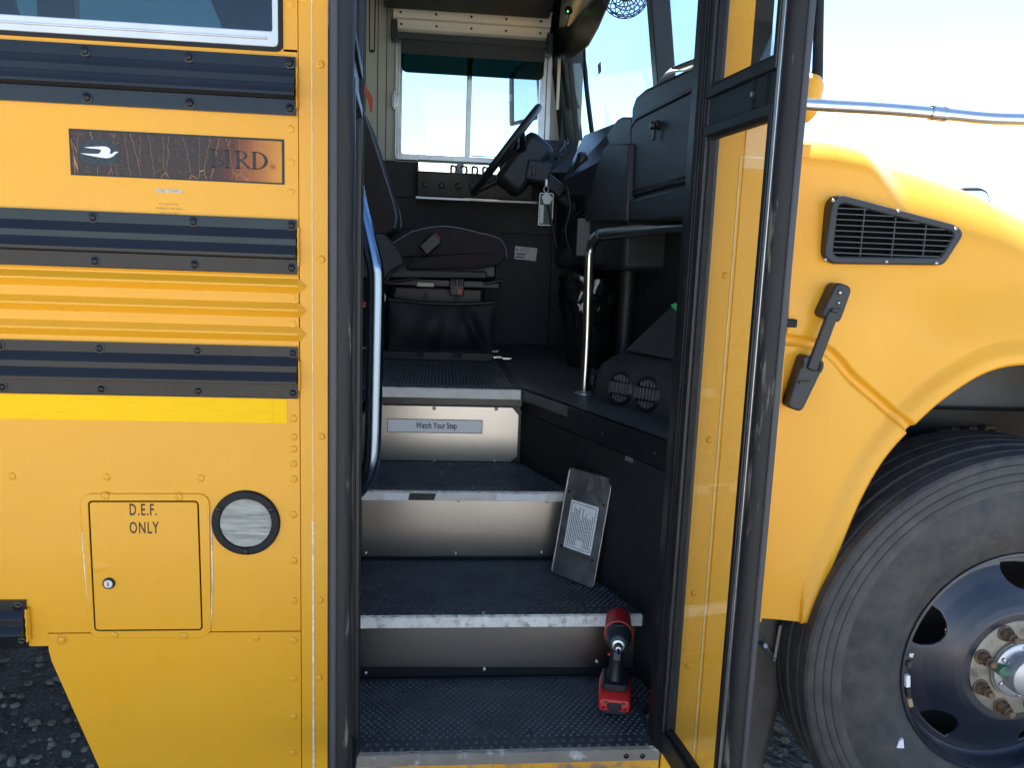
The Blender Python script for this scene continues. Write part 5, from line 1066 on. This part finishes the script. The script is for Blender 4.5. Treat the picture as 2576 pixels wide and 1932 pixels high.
part('piping', MB().tube(smooth_path([(-0.1912, 1.668, 1.473), (-0.1503, 1.668, 1.5008), (-0.0943, 1.668, 1.531), (0.0281, 1.668, 1.5509), (0.1716, 1.668, 1.5286), (0.2451, 1.668, 1.5108), (0.2734, 1.668, 1.474), (0.2787, 1.668, 1.4344)], 6), 0.0032, 8), PIPE, cush, smooth=60)
mb = MB(); mb.prism(rpoly([(-0.3156, 1.3299), (-0.3169, 1.5157), (-0.2242, 1.5139), (-0.1579, 1.4385), (-0.1286, 1.3703), (0.1984, 1.3745), (0.1994, 1.3441)], 0.01), 1.645, 1.70); part('side_shell', mb, PLA, DS, bevel=0.006)
mb = MB(); mb.lathe([(0.010,0),(0.010,0.003),(0.006,0.003)], (-0.2643, 1.643, 1.4918), (0,-1,0), 14); part('pivot_cap', mb, ALF, DS)
mb = MB(); mb.box(-0.30, 0.24, 1.70, 2.15, 1.345, 1.40); part('seat_pan', mb, BLK, DS, bevel=0.008)
# suspension base
mb = MB(); mb.box(-0.22, 0.26, 1.72, 2.15, 1.30, 1.335); part('upper_frame', mb, BLK, DS, bevel=0.006)
mb = MB(); mb.box(-0.24, 0.24, 1.70, 2.16, 0.988, 1.03); part('base_frame', mb, BLK, DS, bevel=0.006)
mb = MB(); mb.box(-0.20, 0.20, 1.76, 2.10, 1.03, 1.31); part('suspension_bellows', mb, VIN, DS, bevel=0.02)
for a, b in (((-0.2057, 1.69, 1.3176), (-0.0819, 1.69, 1.3372)), ((0.1888, 1.69, 1.3235), (0.2664, 1.69, 1.3378))): part('adjuster_lever', MB().tube([a, b], 0.008, 8), BLK, DS, smooth=60)
mb = MB(); mb.box(-0.09, -0.02, 1.70, 1.715, 1.302, 1.318); part('slide_rail', mb, HDR, DS)
# document pouch hung on the side of the base: cloth with soft folds
rows = []
for j in range(25):
    v = j/24; row = []
    for i in range(49):
        u = i/48; x = lerp(-0.205, 0.235, u); z = lerp(1.245, 1.005, v) - 0.012*math.sin(PI*u)*(1-v)
        bulge = 0.035*math.sin(PI*min(1, v*1.15))*math.sin(PI*u)**0.5; fold = 0.020*math.sin(17*u+3*v)*math.sin(PI*u)*v**0.6*(1-v*0.6) + 0.022*math.exp(-((u-0.75-0.25*(v-0.2))/0.05)**2)*math.sin(PI*v)
        row.append((x, 1.705-bulge-fold, z))
    rows.append(row)
mb = MB(); mb.grid(rows); pc = part('pouch', mb, mat('black_nylon', (0.014, 0.0145, 0.016), 0.6, bump=0.3, bscale=500), DS, smooth=80)
mb = MB(); mb.tube([(x, 1.695, 1.244-0.012*math.sin(PI*(x+0.205)/0.44)) for x in [(-0.205+0.44*k/20) for k in range(21)]], 0.007, 8); part('pouch_hem', mb, VIN, DS, smooth=60)
for k in range(3):
    mb = MB(); mb.lathe([(0.008,0),(0.006,0.004),(0.0001,0.005)], (-0.18+0.13*k, 1.698, 1.262), (0,-1,0), 10); part('pouch_stud', mb, BLK, DS)
# belt buckle on a bent stalk
stp = smooth_path([(-0.2161, 1.62, 1.3116), (-0.1924, 1.62, 1.3535), (-0.1279, 1.62, 1.3967), (-0.0852, 1.61, 1.4279)], 6); part('buckle_stalk', MB().tube(stp, 0.006, 8), VIN, DS, smooth=60)
bc = Vector((-0.0358, 1.6, 1.4758)); bu = (Vector((-0.0085, 1.6, 1.5007)) - Vector((-0.085, 1.6, 1.4279))).normalized(); bn = Vector((-bu.z, 0, bu.x))
bk = part('belt_buckle', obox(bc, bu, Vector((0,1,0)), bn, 0.042, 0.013, 0.026), BLK, DS, bevel=0.006)
part('release_button', obox(bc + bu*0.040 + bn*0.004, bu, Vector((0,1,0)), bn, 0.006, 0.010, 0.017), mat('dark_red_plastic', (0.30, 0.02, 0.02), 0.4), DS, bevel=0.003)
# rocker block with red and grey switches
c = Vector((0.0767, 1.69, 1.3043)); part('seat_switch_block', obox(c, Vector((1,0,0)), Vector((0,1,0)), Vector((0,0,1)), 0.030, 0.012, 0.036), BLK, DS, bevel=0.004)
for dx, dz, m in ((-0.013, 0.018, PLG), (0.013, 0.018, PLG), (-0.013, -0.018, mat('grey_green_button', (0.07, 0.09, 0.09), 0.5)), (0.013, -0.018, RED)):
    part('seat_switch', obox(c+V(dx, -0.013, dz), Vector((1,0,0)), Vector((0,1,0)), Vector((0,0,1)), 0.009, 0.003, 0.013), m, DS, bevel=0.002)
# orange shoulder-belt flap, white tag, red floor tag
mb = MB(); mb.add([(-0.3591, 2.1, 2.1711), (-0.3448, 2.1, 2.1778), (-0.3115, 2.1, 2.122), (-0.3131, 2.1, 2.0699), (-0.3233, 2.1, 2.0553), (-0.334, 2.1, 2.1048)], [(0,1,2,3,4,5)]); o = part('orange_belt_flap', mb, mat('orange_webbing', (0.62, 0.13, 0.07), 0.7), DS, smooth=0); md = o.modifiers.new('s', 'SOLIDIFY'); md.thickness = 0.004
mb = MB(); mb.prism(rpoly([(-0.2299, 1.2911), (-0.2144, 1.2575), (-0.2179, 1.2345), (-0.237, 1.2567)], 0.004), 1.655, 1.66); part('white_tag', mb, WHT, DS, smooth=0)
mb = MB(); mb.prism([(-0.3295, 1.2237), (-0.3099, 1.2243), (-0.3097, 1.2005), (-0.3293, 1.1999)], 1.80, 1.81); part('red_label', mb, mat('red_print', (0.7, 0.16, 0.10), 0.5), DS, smooth=0)

# partitions glimpsed through the tinted window
for poly in ([(-0.90, 0.99), (-0.935, 2.355), (-0.985, 2.47), (-1.05, 2.62), (-0.74, 2.62), (-0.70, 0.99)], [(-2.3, 0.99), (-1.72, 0.99), (-1.745, 2.30), (-1.775, 2.42), (-1.83, 2.62), (-2.3, 2.62)]):
    mb = MB(); mb.prism(rpoly(poly, 0.02), 1.98, 2.02); part('cabin_partition', mb, VIN, BUS, bevel=0.004)

# ================================================================== waste bin with black liner
bx_, by_ = 0.645, 1.68
BN = thing('waste_bin', 'black waste bin lined with a crumpled black plastic bag beside the grab rail', 'bin', (bx_, by_, 0.986))
mb = MB(); mb.lathe([(0.0001, 0.0), (0.085, 0.0), (0.092, 0.01), (0.115, 0.25), (0.122, 0.34), (0.117, 0.34)], (bx_, by_, 0.986), (0,0,1), 28); part('bucket', mb, VIN, BN)
rows = []; rng = random.Random(3)
for i in range(16):
    t = i/15; row = []
    for k in range(72):
        a = 2*PI*k/72; n1 = noise.noise(Vector((math.cos(a)*2.6, math.sin(a)*2.6, t*3.2))); n2 = noise.noise(Vector((math.cos(a)*8, math.sin(a)*8, t*7+5)))
        if t < 0.7: z = lerp(0.17, 0.385, t/0.7) + 0.03*n1*(1-t); r = lerp(0.112, 0.135, t/0.7) + 0.020*n1 + 0.010*n2
        else: q = (t-0.7)/0.3; z = 0.385 - 0.05*q + 0.03*n1; r = lerp(0.135, 0.06, q) + 0.014*n1
        row.append((bx_+r*math.cos(a), by_+r*math.sin(a), 0.986+z))
    rows.append(row)
mb = MB(); mb.grid(rows, True); part('bin_liner', mb, BAGM, BN, smooth=35)

# ================================================================== keys and plastic tags hanging from the ignition
k0 = Vector((0.4498, 1.8, 1.7569))
KY = thing('key_bunch', 'keys with a white tag and clear card sleeve hanging from the ignition', 'keys', tuple(k0))
part('key', obox(k0+V(0,-0.005,0.0), Vector((1,0,0)), Vector((0,1,0)), Vector((0,0,1)), 0.006, 0.003, 0.016), ALF, KY, bevel=0.002)
part('split_ring', MB().tube([k0+V(0.010*math.cos(a), -0.006, -0.026+0.014*math.sin(a)) for a in [2*PI*k/20 for k in range(21)]], 0.0014, 6, False), ALF, KY, smooth=60)
mb = MB(); mb.prism(rpoly([(0.431, 1.6991), (0.4522, 1.7174), (0.4793, 1.6935), (0.4664, 1.6677), (0.4423, 1.6686)], 0.004), 1.788, 1.790); part('white_tag', mb, WHT, KY, smooth=0)
sl_ = rpoly([(0.4236, 1.7151), (0.4838, 1.7158), (0.4839, 1.5791), (0.4213, 1.5785)], 0.006)
mb = MB(); mb.ring(sl_, inset(sl_, 0.0025), 1.7985, 1.8005); part('sleeve_rim', mb, ALF, KY, smooth=0)
mb = MB(); mb.prism(inset(sl_, 0.003), 1.7995, 1.8025); part('green_card', mb, mat('dark_green_card', (0.035, 0.075, 0.06), 0.35), KY, smooth=0)
mb = MB(); mb.prism([(0.4274, 1.6645), (0.4434, 1.6652), (0.4428, 1.5871), (0.4267, 1.5864)], 1.796, 1.7985); part('barcode_strip', mb, WHT, KY, smooth=0)

# ================================================================== paper on the dash, dash fan
PP = thing('paper_sheet', 'creased printed paper sheet lying on top of the dashboard', 'paper', (0.64, 0.5585, 1.9188))
c00, c10, c11, c01 = Vector((0.6, 0.6463, 1.9282)), Vector((0.6, 0.275, 1.8919)), Vector((0.7, 0.5912, 1.9888)), Vector((0.7, 0.8096, 2.0198)); rows = []
for i in range(9):
    u = i/8; rows.append([tuple(c00.lerp(c10, u).lerp(c01.lerp(c11, u), v/6) + V(0, 0, 0.008*math.sin(u*5+v*0.5))) for v in range(7)])
mb = MB(); mb.grid(rows); o = part('sheet', mb, PAPER, PP, smooth=60); md = o.modifiers.new('s', 'SOLIDIFY'); md.thickness = 0.0008
for k in range(9):
    p = Vector(rows[3][2]).lerp(Vector(rows[8][2]), k/9); mb = MB(); mb.box(p.x-0.012, p.x+0.012, p.y-0.008, p.y+0.006, p.z+0.004, p.z+0.0085); part('printed_letter', mb, INK, PP, smooth=0)
fc = Vector((0.56, 0.9378, 2.2585)); FN = thing('dash_fan', 'black wire-caged fan hanging at the top of the windscreen', 'fan', tuple(fc))
mb = MB(); Rf = 0.075
def sph(th, ph): return tuple(fc + Rf*(math.cos(th)*Vector((-0.25,-0.9,-0.2)).normalized() + math.sin(th)*(math.cos(ph)*Vector((0.96,-0.27,0)).normalized() + math.sin(ph)*Vector((-0.05,-0.2,0.97)).normalized())))
for k in range(20): mb.tube([sph(PI*j/14, 2*PI*k/20 + 0.5*PI*j/14) for j in range(1, 14)], 0.0016, 5)
for j in (3, 5, 7, 9, 11): mb.tube([sph(PI*j/14, 2*PI*k/28) for k in range(29)], 0.0018, 5, False)
part('cage', mb, BLK, FN, smooth=60)
mb = MB(); mb.lathe([(0.0001,-0.03),(0.026,-0.03),(0.028,0.02),(0.0001,0.028)], fc, (-0.25,-0.9,-0.2), 16); part('motor', mb, BLK, FN)
part('bracket', MB().tube([fc, fc+V(0.02,0.02,0.12), fc+V(0.03,0.05,0.34)], 0.008, 8), BLK, FN, smooth=60)

# ================================================================== steel cover plate leaning in the stairwell
pl_bl, pl_br, pl_tl = Vector((0.350, 0.570, 0.512)), Vector((0.454, 0.447, 0.512)), Vector((0.388, 0.620, 0.821))
eu = (pl_br-pl_bl).normalized(); ev = (pl_tl-pl_bl); ev = (ev-ev.dot(eu)*eu).normalized(); en = eu.cross(ev); Wp, Hp = 0.161, 0.3145
if en.y > 0: en = -en
CP = thing('cover_plate', 'scuffed grey steel cover plate with a printed label leaning on the middle step', 'plate', tuple(pl_bl + eu*Wp/2))
def pm():
    m = MB(); m.M = Matrix(((eu.x, en.x, ev.x, pl_bl.x), (eu.y, en.y, ev.y, pl_bl.y), (eu.z, en.z, ev.z, pl_bl.z), (0,0,0,1))); return m
m = pm(); m.prism(rpoly(rect(0, 0, Wp, Hp), 0.012, 6), -0.003, 0.0); pp = part('plate', m, PLATE, CP, bevel=0.0012)
m = pm(); o_ = rpoly(rect(0.0, 0.0, Wp, Hp), 0.012, 6); m.ring(o_, inset(o_, 0.0045), -0.0005, 0.0022); part('rolled_edge', m, PLATE, CP, bevel=0.001)
for a, b in ((0.016, 0.245), (0.146, 0.235), (0.022, 0.085), (0.140, 0.075)):
    m = pm(); m.prism(circ((a, b), 0.0042, 14), 0.0, 0.0006); part('screw_hole', m, INK, CP, smooth=0)
m = pm(); lx0, lz0, lx1, lz1 = 0.030, 0.085, 0.131, 0.225; m.prism(rpoly(rect(lx0, lz0, lx1, lz1), 0.004), 0.0, 0.0007); part('printed_label', m, WHT, CP, smooth=0)
m = pm(); m.ring(rect(lx0+0.006, lz0+0.006, lx1-0.006, lz1-0.006), rect(lx0+0.0072, lz0+0.0072, lx1-0.0072, lz1-0.0072), 0.0006, 0.0011); part('label_frame', m, INK, CP, smooth=0)
rng = random.Random(5); GP = mat('grey_print_dark', (0.10, 0.10, 0.11), 0.6)
for k in range(13):
    xx = lx0 + 0.012 + k*0.0062; h0 = lz0 + 0.012 + (0.02 if k in (5, 6, 7, 8) else 0.0); h1 = lz1 - rng.uniform(0.014, 0.05)
    m = pm(); z = h0
    while z < h1:
        L_ = rng.uniform(0.003, 0.010); m.box(xx, xx+0.0024, 0.0006, 0.001, z, min(h1, z+L_)); z += L_ + 0.0014
    part('print_line', m, GP if k % 3 else INK, CP, smooth=0)
m = pm(); m.box(0.03, 0.12, -0.03, -0.0035, 0.22, Hp+0.006); part('backing_block', m, BLK, CP, bevel=0.003)

# ================================================================== red impact driver standing on the bottom step
base = Vector((0.462, 0.175, 0.3255)); ID = thing('impact_driver', 'red and black cordless impact driver standing on its battery on the bottom step', 'power tool', tuple(base), (0, 0, math.radians(-13)))
def loc(name, mb, m, bevel=0.0, smooth=40): return part(name, mb, m, ID, smooth=smooth, bevel=bevel, loc=(0,0,0))
# battery: rounded block, sloping front; local -y faces the camera
mb = MB(); rows = []
for y, w_, h in ((-0.050, 0.029, 0.022), (-0.047, 0.034, 0.034), (-0.030, 0.037, 0.044), (0.030, 0.037, 0.046), (0.062, 0.034, 0.046)):
    rows.append([(q[0]*1.08, y, q[1]*1.06) for q in rpoly(rect(-w_, 0.004, w_, h), 0.008, 3)])
mb.grid(rows, True); mb.f.append(tuple(range(16))); mb.f.append(tuple(range(64, 80))); loc('battery', mb, RED)
mb = MB(); mb.prism(rpoly([(-0.038, -0.052), (0.038, -0.052), (0.038, 0.064), (-0.038, 0.064)], 0.012, 4), 0.0, 0.009, 'z'); loc('battery_base', mb, TBLK, 0.002)
mb = MB(); mb.prism(rpoly([(-0.017, 0.030), (0.017, 0.030), (0.019, 0.018), (0.011, 0.010), (-0.011, 0.010), (-0.019, 0.018)], 0.003), -0.0525, -0.040); loc('battery_release', mb, TBLK, 0.002)
mb = MB(); mb.box(-0.010, 0.010, -0.0545, -0.050, 0.018, 0.022); loc('release_rib', mb, PLG, 0.001)
for s in (-1, 1):
    mb = MB(); mb.lathe([(0.0042, 0), (0.003, 0.0015), (0.0001, 0.0015)], (s*0.026, -0.0495, 0.0165), (0,-1,0), 10); loc('battery_screw', mb, TBLK)
    mb = MB(); mb.box(s*0.0215-0.005, s*0.0215+0.005, -0.049, -0.046, 0.026, 0.033); loc('fuel_gauge', mb, PLG, 0.002)
tm = text_mb('CRAFTSMAN', 0, 0, 0, 0.008, 0.9, 0.02); tv = MB(); tv.add([(-0.0374-abs(v[1])*0, v[0]*-1.0 + 0.004, v[2]+0.020) for v in tm.v], tm.f); loc('brand_lettering', tv, WHT, smooth=0)
# foot, grip, trigger
mb = MB(); mb.prism(rpoly([(-0.032, -0.026), (0.032, -0.026), (0.034, 0.058), (-0.034, 0.058)], 0.012, 4), 0.046, 0.064, 'z'); loc('foot', mb, TBLK, 0.004)
rows = []
for z, cy, rx, ry in ((0.060, 0.020, 0.024, 0.032), (0.085, 0.022, 0.0175, 0.024), (0.110, 0.021, 0.0165, 0.022), (0.135, 0.018, 0.017, 0.023), (0.155, 0.016, 0.019, 0.026), (0.168, 0.016, 0.021, 0.030)):
    rows.append([(rx*math.cos(2*PI*k/20), cy + ry*math.sin(2*PI*k/20), z) for k in range(20)])
mb = MB(); mb.grid(rows, True); loc('grip', mb, TBLK, smooth=60)
mb = MB(); mb.prism(rpoly([(-0.014, 0.122), (-0.016, 0.152), (0.004, 0.156), (0.004, 0.124)], 0.004), -0.009, 0.009, 'x'); loc('trigger', mb, mat('grey_trigger', (0.10, 0.10, 0.10), 0.5), 0.003)
mb = MB(); mb.box(-0.012, 0.012, -0.004, 0.012, 0.150, 0.162); loc('trigger_guard', mb, RED, 0.003)
mb = MB(); mb.lathe([(0.0045, 0), (0.0035, 0.004), (0.0001, 0.004)], (-0.018, 0.006, 0.128), (-1,-0.4,0), 10); loc('direction_button', mb, RED)
# motor housing: axis along -y, red rear shell, black nose, chuck, bit
zc = 0.193
def body(prof, nm, m, sx=1.0, sz=1.0):
    rows = [[(r*sx*math.cos(2*PI*k/28), y, zc + r*sz*math.sin(2*PI*k/28)) for k in range(28)] for y, r in prof]; mb = MB(); mb.grid(rows, True); mb.f.append(tuple(range(28))); mb.f.append(tuple(range((len(rows)-1)*28, len(rows)*28))); return loc(nm, mb, m, smooth=45)
body([(0.082, 0.020), (0.080, 0.027), (0.070, 0.0315), (0.040, 0.033), (0.0, 0.034), (-0.012, 0.035), (-0.016, 0.0355), (-0.018, 0.030)], 'motor_housing', RED)
body([(0.094, 0.016), (0.092, 0.024), (0.082, 0.0285), (0.078, 0.0290)], 'rear_cap', TBLK)
body([(-0.010, 0.030), (-0.0155, 0.0335), (-0.030, 0.0325), (-0.048, 0.029), (-0.060, 0.025), (-0.066, 0.023), (-0.070, 0.018)], 'nose_housing', mat('dark_slate_plastic', (0.022, 0.027, 0.032), 0.4))
mb = MB(); mb.box(-0.008, 0.008, -0.036, -0.028, zc+0.0318, zc+0.0335); loc('nose_mark', mb, PLG)
body([(-0.066, 0.0150), (-0.072, 0.0158), (-0.076, 0.0150), (-0.078, 0.0105)], 'chuck_ring', ALF)
body([(-0.074, 0.0105), (-0.088, 0.0100), (-0.090, 0.0075)], 'chuck_collar', TBLK)
body([(-0.086, 0.0070), (-0.094, 0.0068), (-0.095, 0.0045)], 'bit_holder', ALF)
body([(-0.092, 0.0042), (-0.104, 0.0042), (-0.107, 0.0032), (-0.116, 0.0028), (-0.119, 0.0012)], 'driver_bit', mat('blue_bit', (0.03, 0.05, 0.30), 0.3, metal=0.6))
